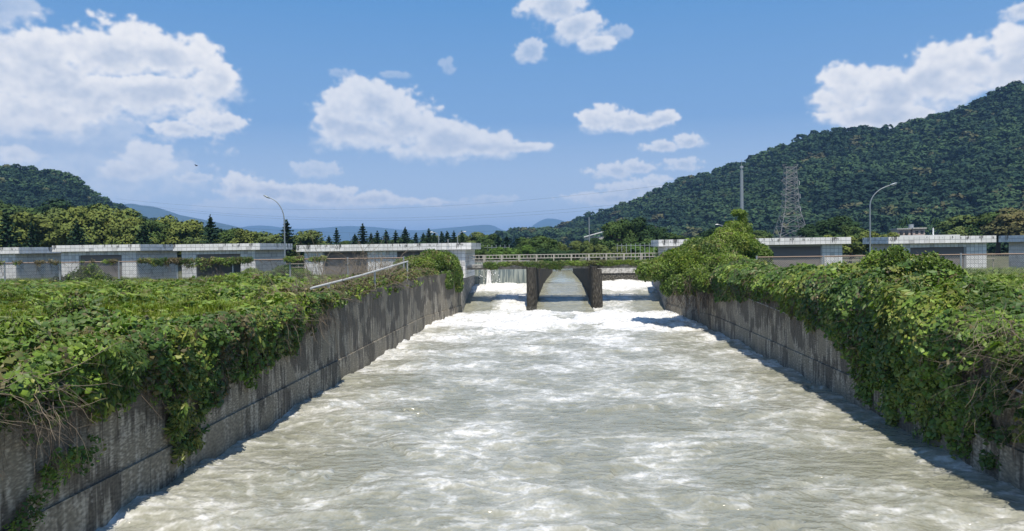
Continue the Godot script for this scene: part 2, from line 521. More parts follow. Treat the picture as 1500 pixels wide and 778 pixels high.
func ground() -> void:
	var b := MB.new()
	var xs := [-12000.0, -3000.0, -900.0, -300.0, -120.0, -70.0, -40.0, -25.0, -16.0, -11.3, 12.1, 17.0, 26.0, 40.0, 70.0, 120.0, 300.0, 900.0, 3000.0, 12000.0]
	var zs := [60.0, 20.0, 0.0, -12.0, -24.0, -36.0, -48.0, -58.0, -88.0, -135.0, -200.0, -400.0, -1000.0, -3000.0, -12000.0]
	for a in xs.size() - 1:
		for k in zs.size() - 1:
			var x0: float = xs[a]; var x1: float = xs[a + 1]
			var z0: float = zs[k]; var z1: float = zs[k + 1]
			if x0 >= -11.4 and x1 <= 12.2 and z1 >= -136.0: continue
			var y := func(x: float, z: float) -> float: return -0.06 + (0.12 * sin(x * 0.21 + z * 0.13) if absf(x) > 13.0 and absf(x) < 100.0 and z > -60.0 else 0.0)
			b.quad(Vector3(x0, y.call(x0, z0), z0), Vector3(x1, y.call(x1, z0), z0), Vector3(x1, y.call(x1, z1), z1), Vector3(x0, y.call(x0, z1), z1), Vector3.UP)
	structure("ground", b.mesh(), M.soil, "flat soil banks on both sides of the channel")

func ridge_sheet(ridge: Array, foot: Callable, rows: int, cols: int, bumpy: float, f: FastNoiseLite) -> Array:
	# sheet of points climbing from a foot line to a ridge line and down behind it
	var pts := []
	for a in cols + 1:
		var t := float(a) / cols * (ridge.size() - 1)
		var k := mini(int(t), ridge.size() - 2)
		var r: Vector3 = ridge[k].cubic_interpolate(ridge[k + 1], ridge[maxi(k - 1, 0)], ridge[mini(k + 2, ridge.size() - 1)], t - k)
		var base: Vector3 = foot.call(r)
		var line := []
		for j in rows + 1:
			var s := float(j) / rows * 1.35
			var p := base.lerp(r, s)
			var hgt := r.y * (pow(s, 1.05) if s <= 1.0 else 1.0 - (s - 1.0) * 1.6)
			p.y = hgt + f.get_noise_2d(p.x, p.z) * bumpy * clampf(s * 3.0, 0, 1) * (0.35 if s > 0.85 and s < 1.1 else 1.0)
			line.append(p)
		pts.append(line)
	return pts
func sheet_mesh(pts: Array) -> ArrayMesh:
	var b := MB.new()
	var w := pts.size()
	var h: int = pts[0].size()
	for a in w:
		for j in h:
			var dx: Vector3 = pts[mini(a + 1, w - 1)][j] - pts[maxi(a - 1, 0)][j]
			var dz: Vector3 = pts[a][mini(j + 1, h - 1)] - pts[a][maxi(j - 1, 0)]
			var nn := dx.cross(dz).normalized()
			if nn.y < 0: nn = -nn
			b.vert(pts[a][j], nn)
	for a in w - 1:
		for j in h - 1:
			var k := a * h + j
			b.tri(k, k + 1, k + h); b.tri(k + 1, k + h + 1, k + h)
	return b.mesh()

var right_hill := []
var left_hill := []
func hills() -> void:
	var f := FastNoiseLite.new()
	f.noise_type = FastNoiseLite.TYPE_SIMPLEX_SMOOTH
	f.frequency = 0.006
	f.fractal_octaves = 4
	var to_v := func(a: Array) -> Array:
		var o := []
		for p in a: o.append(Vector3(p[0], p[1], p[2]))
		return o
	right_hill = ridge_sheet(to_v.call([[-90, -7, -970], [-49, -1, -950], [-20, 5, -930], [24, 24, -910], [76, 41, -880], [131, 59.5, -850], [163, 68.5, -830], [183, 74.5, -810], [215, 86.5, -790], [248, 96.5, -770], [284, 98.5, -765], [326, 102.5, -760], [364, 112.5, -750], [389, 122.5, -740], [413, 133.5, -730], [465, 149.5, -720], [550, 163.5, -720], [700, 168.5, -720], [900, 163.5, -700]]), func(r: Vector3) -> Vector3: return Vector3(r.x * 0.72 + 20.0, 0, -430.0 - 200.0 * clampf((260.0 - r.x) / 300.0, 0, 1.2)), 24, 60, 14.0, f)
	structure("hill", sheet_mesh(right_hill), M.forest_floor, "steep wooded hill on the right")
	left_hill = ridge_sheet(to_v.call([[-800, 91, -470], [-620, 81, -500], [-511, 72, -520], [-448, 67, -540], [-412, 62, -560], [-394, 60, -565], [-377, 56, -570], [-367, 51, -580], [-358, 39, -590], [-353, 33, -600], [-342, 27, -610], [-325, 19, -620], [-290, 5, -640], [-250, -5, -650]]), func(r: Vector3) -> Vector3: return Vector3(r.x * 0.8, 0, r.z + 220.0), 16, 40, 7.0, f)
	structure("hill", sheet_mesh(left_hill), M.forest_floor, "wooded hill at the left edge")
	f.frequency = 0.0011
	var far := [[[[-4600, 160, -5000], [-3543, 249, -5200], [-2937, 345, -5200], [-2794, 338, -5200], [-2675, 318, -5200], [-2534, 269, -5200], [-2392, 239, -5200], [-2181, 190, -5200], [-1924, 108, -5200], [-1600, 20, -5200]], "blue ridge rising behind the left tree belt"],
		[[[-5200, 120, -8500], [-3914, 223, -8500], [-3295, 304, -8500], [-2837, 252, -8500], [-2229, 280, -8500], [-1628, 219, -8500], [-1254, 235, -8500], [-785, 272, -8500], [-608, 210, -8500], [-329, 132, -8500], [0, 60, -8500]], "long faint blue ridge low over the conifer row"],
		[[[-700, 20, -4800], [-415, 50, -4800], [-310, 99, -4800], [-227, 114, -4800], [-106, 116, -4800], [43, 135, -4800], [331, 151, -4800], [800, 120, -4800]], "nearer blue ridge left of the wooded hill's foot"],
		[[[-700, 60, -8800], [-455, 139, -8800], [-224, 310, -8800], [-56, 338, -8800], [306, 241, -8800], [900, 180, -8800]], "pale far peak beside the wooded hill"]]
	for m in far:
		structure("mountain", sheet_mesh(ridge_sheet(to_v.call(m[0]), func(r: Vector3) -> Vector3: return Vector3(r.x, -5, r.z + 1300.0), 10, 48, 26.0, f)), M.forest_floor, m[1])

# ------------------------------------------------------------------ channel
func wall_panel(side: Callable, sgn: float, d0: float, d1: float, y0: float, y1: float, proud: float, thick: float) -> ArrayMesh:
	# one straight wall panel from depth d0 to d1; sgn is the way its face looks along x
	var b := MB.new()
	var steps := maxi(1, int((d1 - d0) / 2.0))
	var top := func(d: float) -> float: return wall_top(d) if y1 > 90.0 else y1
	var uv := func(d: float, y: float) -> Vector2: return Vector2(d / 72.0 * sgn, 1.0 - clampf((y + 5.0) / 5.7, 0.0, 1.0))
	for k in steps:
		var a := lerpf(d0, d1, float(k) / steps)
		var e := lerpf(d0, d1, float(k + 1) / steps)
		var xa: float = side.call(a) + sgn * proud
		var xe: float = side.call(e) + sgn * proud
		var ta: float = top.call(a)
		var te: float = top.call(e)
		b.quad(Vector3(xa, y0, -a), Vector3(xe, y0, -e), Vector3(xe, te, -e), Vector3(xa, ta, -a), Vector3(sgn, 0, 0), uv.call(a, y0), uv.call(e, y0), uv.call(e, te), uv.call(a, ta))
		b.quad(Vector3(xa, ta, -a), Vector3(xe, te, -e), Vector3(xe - sgn * thick, te, -e), Vector3(xa - sgn * thick, ta, -a), Vector3.UP, uv.call(a, ta), uv.call(e, te), uv.call(e, te - 0.3), uv.call(a, ta - 0.3))
	for q in [[d0, 1.0], [d1, -1.0]]:
		var d: float = q[0]
		var x: float = side.call(d) + sgn * proud
		b.quad(Vector3(x, y0, -d), Vector3(x - sgn * thick, y0, -d), Vector3(x - sgn * thick, top.call(d), -d), Vector3(x, top.call(d), -d), Vector3(0, 0, q[1]), uv.call(d, y0), uv.call(d + 0.5, y0), uv.call(d + 0.5, top.call(d)), uv.call(d, top.call(d)))
	return b.mesh(M.stained)

func channel_walls() -> void:
	for s in [[left_x, 1.0, "stained concrete retaining wall along the left of the channel"], [right_x, -1.0, "stained concrete retaining wall along the right of the channel"]]:
		var o := thing("channel_wall", Vector3.ZERO, s[2], "wall")
		var side: Callable = s[0]
		var sgn: float = s[1]
		var d := -22.0
		while d < 74.0:
			var e := minf(d + 6.0, 74.5)
			part("wall_panel", wall_panel(side, sgn, d + 0.012, e - 0.012, -2.62, 99.0, 0.0, 0.55), o)
			part("footing_panel", wall_panel(side, sgn, d + 0.012, e - 0.012, -6.2, -2.62, 0.07, 0.62), o)
			d = e
		# core behind the joints
		part("wall_core", wall_panel(side, sgn, -22.0, 74.4, -6.2, -0.35, -0.06, 0.4), o, M.dark_stone)
	# broken coping stone on the left wall
	var b := MB.new()
	b.prism([Vector2(-10.72, -16.7), Vector2(-11.35, -16.75), Vector2(-11.4, -18.5), Vector2(-10.75, -18.45)], 0.03, 0.15, 0.97)
	var slab := part("coping_slab", b.mesh(), self, M.concrete)
	tag(slab, "bare concrete slab showing through the creeper on the left wall top", "slab")

# water level along the channel (depth d), before waves
const LEVEL := [[-40.0, -3.65], [66.0, -3.65], [70.0, -3.5], [75.0, -3.2], [79.5, -2.05], [85.0, -1.22], [90.0, -0.85], [100.0, -0.35], [130.0, -0.3]]

func foam_amount(x: float, d: float, n: float) -> float:
	# how much of the surface is white water, 0..1; n is a slow noise 0..1
	if d > 73.5:
		if x > -2.6 + (d - 75.0) * 0.055 and x < 3.1 - (d - 75.0) * 0.06: return 0.02      # smooth tongue of the middle bay
		if x < 0.0:
			var a := sstep(79.5, 82.5, d) * 0.95
			var c := 0.75 * sstep(-6.9, -5.6, x + (n - 0.5) * 1.6)
			return maxf(a, c)
		return maxf(sstep(80.0, 82.5, d) * 0.9, 0.55 * (1.0 - sstep(5.8, 7.8, x + (n - 0.5) * 2.0)))
	var tongue := 1.0 - sstep(0.0, 1.0, (absf(x - 0.3) + (73.5 - d) * 0.32 + (n - 0.5) * 2.4) / 2.9)
	var roller := sstep(54.0, 65.0, d + (n - 0.5) * 14.0) * (1.0 - 0.35 * sstep(71.5, 74.0, d)) * (1.0 - 0.95 * sstep(0.1, 0.45, tongue) * sstep(66.0, 68.5, d))
	if x < -6.4 and d > 70.5: roller *= 1.0 - 0.7 * sstep(70.5, 72.5, d)
	var run := 0.155 + 0.36 * sstep(22.0, 62.0, d) + (n - 0.5) * 0.95
	run += 0.22 * sstep(9.6, 10.7, -x - (n - 0.5) * 2.0) + 0.12 * sstep(10.5, 11.5, x)
	return clampf(maxf(run, roller), 0, 1)

func water() -> void:
	# foam picture: u across 24.4 m, v along 110 m of the channel
	var w := 1024
	var h := 2048
	var ridged := FastNoiseLite.FRACTAL_RIDGED
	var a := noise_bytes(w, h * 2, 51, 0.0095, 4, ridged, 44.0, 2)
	var b := noise_bytes(w, h * 2, 52, 0.027, 4, ridged, 24.0, 2)
	var c := noise_bytes(w, h * 2, 53, 0.085, 4, FastNoiseLite.FRACTAL_FBM, 6.0, 2)
	var e := noise_bytes(w, h * 2, 54, 0.22, 2)
	var slow := noise_bytes(w, h * 2, 55, 0.0042, 4, FastNoiseLite.FRACTAL_FBM, 60.0)
	var by := PackedByteArray(); by.resize(w * h * 3)
	var murk := Vector3(0.212, 0.217, 0.165)
	var milk := Vector3(0.355, 0.36, 0.31)
	var white := Vector3(0.70, 0.71, 0.70)
	for y in h:
		var d := (y + 0.5) / h * 112.0 - 16.0
		for x in w:
			var px := (x + 0.5) / w * 24.4 - 12.0
			var s := slow[y * 2 * w + x] / 255.0
			var k := y * 2 * w + x
			var f := foam_amount(px, d, s)
			var r := a[k] * 0.0012 + b[k] * 0.0016 + c[k] * 0.0013 + e[k] * 0.0007
			var lace := sstep(0.0, 0.24, r - (0.93 - f * 0.60))
			var film := sstep(0.0, 0.6, r + f * 0.7 - 0.54)
			var col := murk.lerp(milk, film)
			var froth := white * (0.80 + 0.34 * e[k] / 255.0)
			col = col.lerp(froth, lace * (0.20 + 0.75 * f) + 0.18 * film * f)
			var thread := sstep(0.72, 0.90, b[k] / 255.0) * 0.75 + sstep(0.76, 0.92, a[k] / 255.0) * 0.65
			if f > 0.05: col = col.lerp(white, thread * (0.30 + 0.8 * f) * (0.5 + c[k] / 255.0))
			var o := (y * w + x) * 3
			by[o] = int(pow(col.x, 1 / 2.2) * 255); by[o + 1] = int(pow(col.y, 1 / 2.2) * 255); by[o + 2] = int(pow(col.z, 1 / 2.2) * 255)
	var m := mat("river", Color.WHITE, 0.22)
	m.albedo_texture = ImageTexture.create_from_image(Image.create_from_data(w, h, false, Image.FORMAT_RGB8, by))
	m.metallic_specular = 0.5
	m.texture_repeat = false
	m.normal_enabled = true
	var nb := Image.create_from_data(w, h * 2, false, Image.FORMAT_L8, b)
	nb.resize(w, h, Image.INTERPOLATE_CUBIC)
	nb.convert(Image.FORMAT_RGBA8)
	nb.bump_map_to_normal_map(5.0)
	m.normal_texture = ImageTexture.create_from_image(nb)
	m.normal_scale = 0.45
	# surface
	var swell := FastNoiseLite.new()
	swell.seed = 61
	swell.noise_type = FastNoiseLite.TYPE_SIMPLEX_SMOOTH
	swell.frequency = 0.24
	swell.fractal_octaves = 2
	swell.domain_warp_enabled = true
	swell.domain_warp_amplitude = 2.0
	swell.domain_warp_frequency = 0.15
	var chop := FastNoiseLite.new()
	chop.seed = 62
	chop.noise_type = FastNoiseLite.TYPE_SIMPLEX_SMOOTH
	chop.fractal_type = FastNoiseLite.FRACTAL_RIDGED
	chop.frequency = 0.55
	chop.fractal_octaves = 4
	chop.domain_warp_enabled = true
	chop.domain_warp_amplitude = 1.0
	chop.domain_warp_frequency = 0.4
	var ds := []
	var d := -16.0
	while d < 86.4:
		ds.append(d)
		d += 0.6 if d < 12.0 else clampf(d * 0.0052, 0.08, 0.25)
	var cols := 230
	var mb := MB.new()
	for dd in ds:
		var lx := left_x(dd) + 0.04
		var rx := right_x(dd) - 0.04
		var lev := table(LEVEL, dd)
		var vv: float = (dd + 16.0) / 112.0
		var iy := clampi(int(vv * h), 0, h - 1)
		for k in cols + 1:
			var x := lerpf(lx, rx, float(k) / cols)
			var ix := clampi(int((x + 12.0) / 24.4 * w), 0, w - 1)
			var s := slow[iy * 2 * w + ix] / 255.0
			var f := foam_amount(x, dd, s)
			var calm := 0.25 if f < 0.06 else 1.0
			var up := swell.get_noise_2d(x * 0.62, dd) * (0.20 + 0.16 * sstep(45.0, 66.0, dd)) + chop.get_noise_2d(x * 0.7, dd * 1.05) * (0.02 + 0.07 * s + 0.17 * f * f)
			up *= calm
			if dd > 60.0 and dd < 74.0: up += 0.2 * f * sstep(60.0, 65.0, dd) * (1.0 - sstep(69.0, 73.0, dd))
			mb.vert(Vector3(x, lev + up, -dd), Vector3.UP, Vector2((x + 12.0) / 24.4, vv))
	var row := cols + 1
	for k in ds.size() - 1:
		for j in cols:
			var q := k * row + j
			mb.tri(q, q + row, q + 1); mb.tri(q + 1, q + row, q + row + 1)
	var vs := mb.v
	for k in ds.size():
		for j in row:
			var p := k * row + j
			var dx := vs[k * row + mini(j + 1, cols)] - vs[k * row + maxi(j - 1, 0)]
			var dz := vs[mini(k + 1, ds.size() - 1) * row + j] - vs[maxi(k - 1, 0) * row + j]
			mb.n[p] = dx.cross(dz).normalized()
			if mb.n[p].y < 0: mb.n[p] = -mb.n[p]
	structure("river_water", mb.mesh(null, false), m, "churning silty water with white foam filling the channel")
	# middle bay upstream of the gate line, and the pool above
	var u := MB.new()
	for k in 12:
		var d0 := 86.4 + k * 1.3
		var d1 := d0 + 1.3
		var l0 := -2.25 + (d0 - 75.0) * 0.055; var r0 := 3.0 - (d0 - 75.0) * 0.06
		var l1 := -2.25 + (d1 - 75.0) * 0.055; var r1 := 3.0 - (d1 - 75.0) * 0.06
		u.quad(Vector3(l0 - 0.2, table(LEVEL, d0) + 0.004, -d0), Vector3(r0 + 0.2, table(LEVEL, d0) + 0.004, -d0), Vector3(r1 + 0.2, table(LEVEL, d1) + 0.004, -d1), Vector3(l1 - 0.2, table(LEVEL, d1) + 0.004, -d1), Vector3.UP)
	var sm := mat("smooth_water", lin(0.31, 0.32, 0.24), 0.16)
	sm.metallic_specular = 0.5
	sm.normal_enabled = true
	sm.normal_texture = noise_texture(0.01, 4, [], 67, 512, true, 3.0)
	sm.normal_scale = 0.4
	sm.uv1_triplanar = true
	sm.uv1_world_triplanar = true
	sm.uv1_scale = Vector3(0.25, 0.25, 0.1)
	structure("chute_water", u.mesh(), sm, "smooth silty water sliding down the middle bay")
	var pool := MB.new()
	pool.quad(Vector3(-11.2, -0.3, -102.0), Vector3(12.0, -0.3, -102.0), Vector3(12.0, -0.3, -135.0), Vector3(-11.2, -0.3, -135.0), Vector3.UP)
	pool.quad(Vector3(-11.2, -0.31, -87.6), Vector3(-3.4, -0.31, -87.6), Vector3(-3.4, -0.31, -102.0), Vector3(-11.2, -0.31, -102.0), Vector3.UP)
	pool.quad(Vector3(4.2, -0.31, -87.6), Vector3(12.0, -0.31, -87.6), Vector3(12.0, -0.31, -102.0), Vector3(4.2, -0.31, -102.0), Vector3.UP)
	structure("pool_water", pool.mesh(), sm, "still water held back above the weir")
	var bed := MB.new()
	bed.quad(Vector3(-12.5, -7.0, 40), Vector3(13.5, -7.0, 40), Vector3(13.5, -7.0, -140), Vector3(-12.5, -7.0, -140), Vector3.UP)
	structure("river_bed", bed.mesh(), M.dark_stone, "concrete bed under the silty water")
	# earth banks that close the pool
	var bank := MB.new()
	bank.box(Vector3(-12.6, -7, -135.2), Vector3(-11.3, -0.07, -74.6))
	bank.box(Vector3(12.1, -7, -135.2), Vector3(13.4, -0.07, -74.6))
	bank.box(Vector3(-11.3, -7, -136.0), Vector3(12.1, -0.07, -135.2))
	structure("pool_bank", bank.mesh(), M.concrete, "concrete sides of the pool above the weir")

# ------------------------------------------------------------------ weir: piers, gate, sill wall
func weir() -> void:
	var o := thing("bridge_pier", Vector3(-2.8, -5, -75), "dark weathered concrete pier left of the middle chute", "pier")
	var b := MB.new()
	var f := func(p: Array, c: Vector2) -> Array:
		var r := []
		for q in p: r.append(Vector2(q[0], q[1]) - c)
		return r
	b.prism(f.call([[-3.22, -75.3], [-3.05, -75.0], [-2.55, -75.0], [-2.36, -75.3], [-0.95, -99.0], [-3.42, -99.0]], Vector2(-2.8, -75)), -2.0, 5.84)
	part("shaft", b.mesh(), o, pier_material())
	b = MB.new()
	b.prism(f.call([[-3.30, -75.2], [-3.1, -74.82], [-2.5, -74.82], [-2.28, -75.2], [-2.2, -76.4], [-3.3, -76.4]], Vector2(-2.8, -75)), -2.0, 2.1, 0.96)
	part("nose_foot", b.mesh(), o, M.dark_stone)
	o = thing("bridge_pier", Vector3(3.3, -5, -75), "dark weathered concrete pier right of the middle chute with a slanting nose", "pier")
	b = MB.new()
	b.prism(f.call([[2.97, -75.3], [3.1, -75.02], [3.45, -75.02], [3.56, -75.3], [4.1, -99.0], [1.6, -99.0]], Vector2(3.3, -75)), -2.0, 5.84)
	part("shaft", b.mesh(), o, pier_material())
	b = MB.new()
	b.prism(f.call([[3.1, -75.1], [3.2, -74.72], [3.95, -74.72], [4.1, -75.1], [4.05, -77.5], [3.1, -77.5]], Vector2(3.3, -75)), -2.0, 5.6, 0.72)
	part("slanting_buttress", b.mesh(), o, pier_material())
	# end piers of the side bays
	o = thing("abutment", Vector3(-9.6, -5, -75), "pale concrete abutment under the end of the long left shed", "abutment")
	b = MB.new()
	b.box(Vector3(-2.0, -2, -13.0), Vector3(0.28, 6.0, 0.45))
	part("shaft", b.mesh(), o, M.concrete)
	b = MB.new()
	b.box(Vector3(-0.30, -2, 0.45), Vector3(0.20, 6.0, 0.62))
	part("pilaster", b.mesh(), o, M.pale_concrete)
	o = thing("abutment", Vector3(10.1, -5, -75), "concrete abutment behind the overhanging bush at the right bay", "abutment")
	b = MB.new()
	b.box(Vector3(-0.28, -2, -13.0), Vector3(2.0, 6.0, 0.45))
	part("shaft", b.mesh(), o, M.concrete)
	# sluice gate of the left bay
	o = thing("sluice_gate", Vector3(-6.4, -1.4, -86.2), "smooth grey-green sluice gate closing the left bay", "gate")
	b = MB.new()
	var rows := 14
	for k in rows:
		var t0 := float(k) / rows
		var t1 := float(k + 1) / rows
		b.quad(Vector3(-3.05, 2.6 * t0, 0.55 - 0.5 * t0 * t0), Vector3(3.05, 2.6 * t0, 0.55 - 0.5 * t0 * t0), Vector3(3.05, 2.6 * t1, 0.55 - 0.5 * t1 * t1), Vector3(-3.05, 2.6 * t1, 0.55 - 0.5 * t1 * t1), Vector3.BACK, Vector2(0, t0), Vector2(1, t0), Vector2(1, t1), Vector2(0, t1))
	b.quad(Vector3(-3.05, 2.6, 0.05), Vector3(3.05, 2.6, 0.05), Vector3(3.05, 2.6, -0.5), Vector3(-3.05, 2.6, -0.5), Vector3.UP)
	var gm := mat("wet_gate", Color.WHITE, 0.2)
	var gs := noise_bytes(512, 256, 71, 0.05, 4, FastNoiseLite.FRACTAL_FBM, 0.0, 1, 16)
	var gi := Image.create(512, 256, false, Image.FORMAT_RGB8)
	for y in 256:
		for x in 512:
			var s := gs[y * 512 + x] / 255.0
			var wet := sstep(0.3, 0.75, s)
			var c := Vector3(0.12, 0.15, 0.15).lerp(Vector3(0.28, 0.31, 0.28), wet)
			gi.set_pixel(x, y, lin(c.x, c.y, c.z))
	gm.albedo_texture = ImageTexture.create_from_image(gi)
	part("gate_leaf", b.mesh(), o, gm)
	b = MB.new()
	b.box(Vector3(-3.1, 2.6, -0.5), Vector3(3.1, 2.78, 0.06))
	part("top_beam", b.mesh(), o, M.concrete)
	# spurt of water through the gate
	o = thing("water_spurt", Vector3(-7.7, -1.2, -85.5), "white spurt of water jetting down the sluice gate", "water")
	b = MB.new()
	for k in 26:
		var x := rnd(-0.24, 0.24)
		var y0 := rnd(0.9, 1.95)
		var z := rnd(-0.05, 0.28)
		b.tube([Vector3(x * 0.6, y0, z - 0.12), Vector3(x * 0.9, y0 * 0.6, z + 0.1), Vector3(x * 1.2, -0.1, z + 0.25)], [rnd(0.02, 0.05), rnd(0.05, 0.10), rnd(0.04, 0.12)], 6)
	part("jet", b.mesh(), o, mat("foam", lin(0.82, 0.83, 0.83), 0.5))
	b = MB.new()
	for k in 40: b.ball(Vector3(rnd(-1.3, 1.2), rnd(0.1, 1.65), rnd(0.1, 0.5)), Vector3.ONE * rnd(0.02, 0.07), 6, 4)
	part("droplets", b.mesh(), o, M.foam).set_meta("kind", "stuff")
	# sill wall of the right bay
	o = thing("sill_wall", Vector3(7.0, -2.4, -86.2), "dark rough stone wall with a pale cap closing the right bay", "wall")
	b = MB.new()
	b.box(Vector3(-3.0, 0, -0.6), Vector3(3.2, 2.25, 0.3))
	part("stone_face", b.mesh(), o, M.dark_stone)
	b = MB.new()
	b.box(Vector3(-3.0, 2.25, -0.7), Vector3(3.2, 2.9, 0.38))
	part("cap", b.mesh(), o, M.pale_concrete)

var pier_mat: StandardMaterial3D
func pier_material() -> StandardMaterial3D:
	if pier_mat == null:
		pier_mat = mat("pier", lin(0.75, 0.75, 0.75), 0.93)
		triplanar(pier_mat, noise_texture(0.03, 5, [[0.2, lin(0.025, 0.023, 0.018)], [0.55, lin(0.065, 0.058, 0.045)], [0.8, lin(0.16, 0.148, 0.12)]], 73), 0.5, noise_texture(0.03, 5, [], 74, 512, true, 8.0), 1.0)
		pier_mat.uv1_scale = Vector3(0.7, 0.10, 0.7)
	return pier_mat

func footbridge() -> void:
	var o := thing("footbridge", Vector3(0, 0.85, -77.4), "narrow concrete footbridge with pale railings across the weir", "bridge")
	var b := MB.new()
	b.box(Vector3(-9.3, 0, -0.35), Vector3(9.95, 0.22, 1.0))
	part("deck", b.mesh(), o, M.concrete)
	b = MB.new()
	b.box(Vector3(-9.3, 0.22, 0.78), Vector3(9.95, 0.32, 1.03))
	part("kerb", b.mesh(), o, M.pale_concrete)
	b = MB.new()
	b.box(Vector3(-9.3, -0.2, 0.3), Vector3(9.95, 0.0, 0.6))
	part("edge_beam", b.mesh(), o, M.concrete)
	var post := MB.new(); post.box(Vector3(-0.045, 0.36, -0.045), Vector3(0.045, 1.2, 0.045))
	var bal := MB.new(); bal.box(Vector3(-0.025, 0.9, -0.02), Vector3(0.025, 1.15, 0.02))
	var rail := MB.new(); rail.box(Vector3(-9.6, -0.025, -0.04), Vector3(10.0, 0.035, 0.04))
	var pm := post.mesh(); var bm := bal.mesh(); var rm := rail.mesh()
	for z in [0.9, -0.25]:
		var r := Node3D.new()
		r.name = "railing"
		o.add_child(r, true)
		part("rail", rm, r, M.rail_paint, Vector3(0, 1.19, z))
		part("rail", rm, r, M.rail_paint, Vector3(0, 0.86, z))
		for k in 12: part("post", pm, r, M.rail_paint, Vector3(-9.1 + k * 1.7, 0, z))
		if z > 0:
			for k in 58: part("baluster", bm, r, M.rail_paint, Vector3(-9.2 + k * 0.335, 0, z))

# ------------------------------------------------------------------ sheds
var fascia_tile: StandardMaterial3D
func tiles(b: MB, o: Vector3, ax: Vector3, out: Vector3, wid: float, hgt: float, tw: float, th: float, holes: Array, shade := 1.0) -> void:
	# ceramic tiles standing 15 mm proud of the wall with open joints; holes are Rect2 in wall coordinates
	var nx := maxi(1, roundi(wid / tw))
	var ny := maxi(1, roundi(hgt / th))
	var sx := wid / nx
	var sy := hgt / ny
	var g := 0.018
	for a in nx:
		for k in ny:
			var r := Rect2(a * sx, k * sy, sx, sy)
			var hit := false
			for hh in holes:
				if r.get_center().x > hh.position.x and r.get_center().x < hh.end.x and r.get_center().y > hh.position.y and r.get_center().y < hh.end.y: hit = true
			if hit: continue
			var p := o + ax * (r.position.x + g) + Vector3.UP * (r.position.y + g)
			var q := ax * (sx - 2 * g)
			var t := Vector3.UP * (sy - 2 * g)
			var e := out * 0.016
			var v := rnd(0.84, 1.04) * shade * (0.72 if rng.randf() < 0.05 else 1.0)
			b.col = Color(0.765 * v, 0.77 * v, 0.77 * v)
			var uv := func(pp: Vector3) -> Vector2: return Vector2((pp.x * absf(ax.x) + pp.z * absf(ax.z)) / 30.0, 1.0 - (pp.y - o.y) / hgt)
			b.quad(p + e, p + q + e, p + q + t + e, p + t + e, out, uv.call(p), uv.call(p + q), uv.call(p + q + t), uv.call(p + t))
			for s in [[p, q, -Vector3.UP], [p + t, q, Vector3.UP], [p, t, -ax], [p + q, t, ax]]:
				var aa: Vector3 = s[0]
				var dd: Vector3 = s[1]
				b.quad(aa, aa + dd, aa + dd + e, aa + e, s[2], uv.call(aa), uv.call(aa + dd), uv.call(aa + dd), uv.call(aa))
	b.col = Color.WHITE

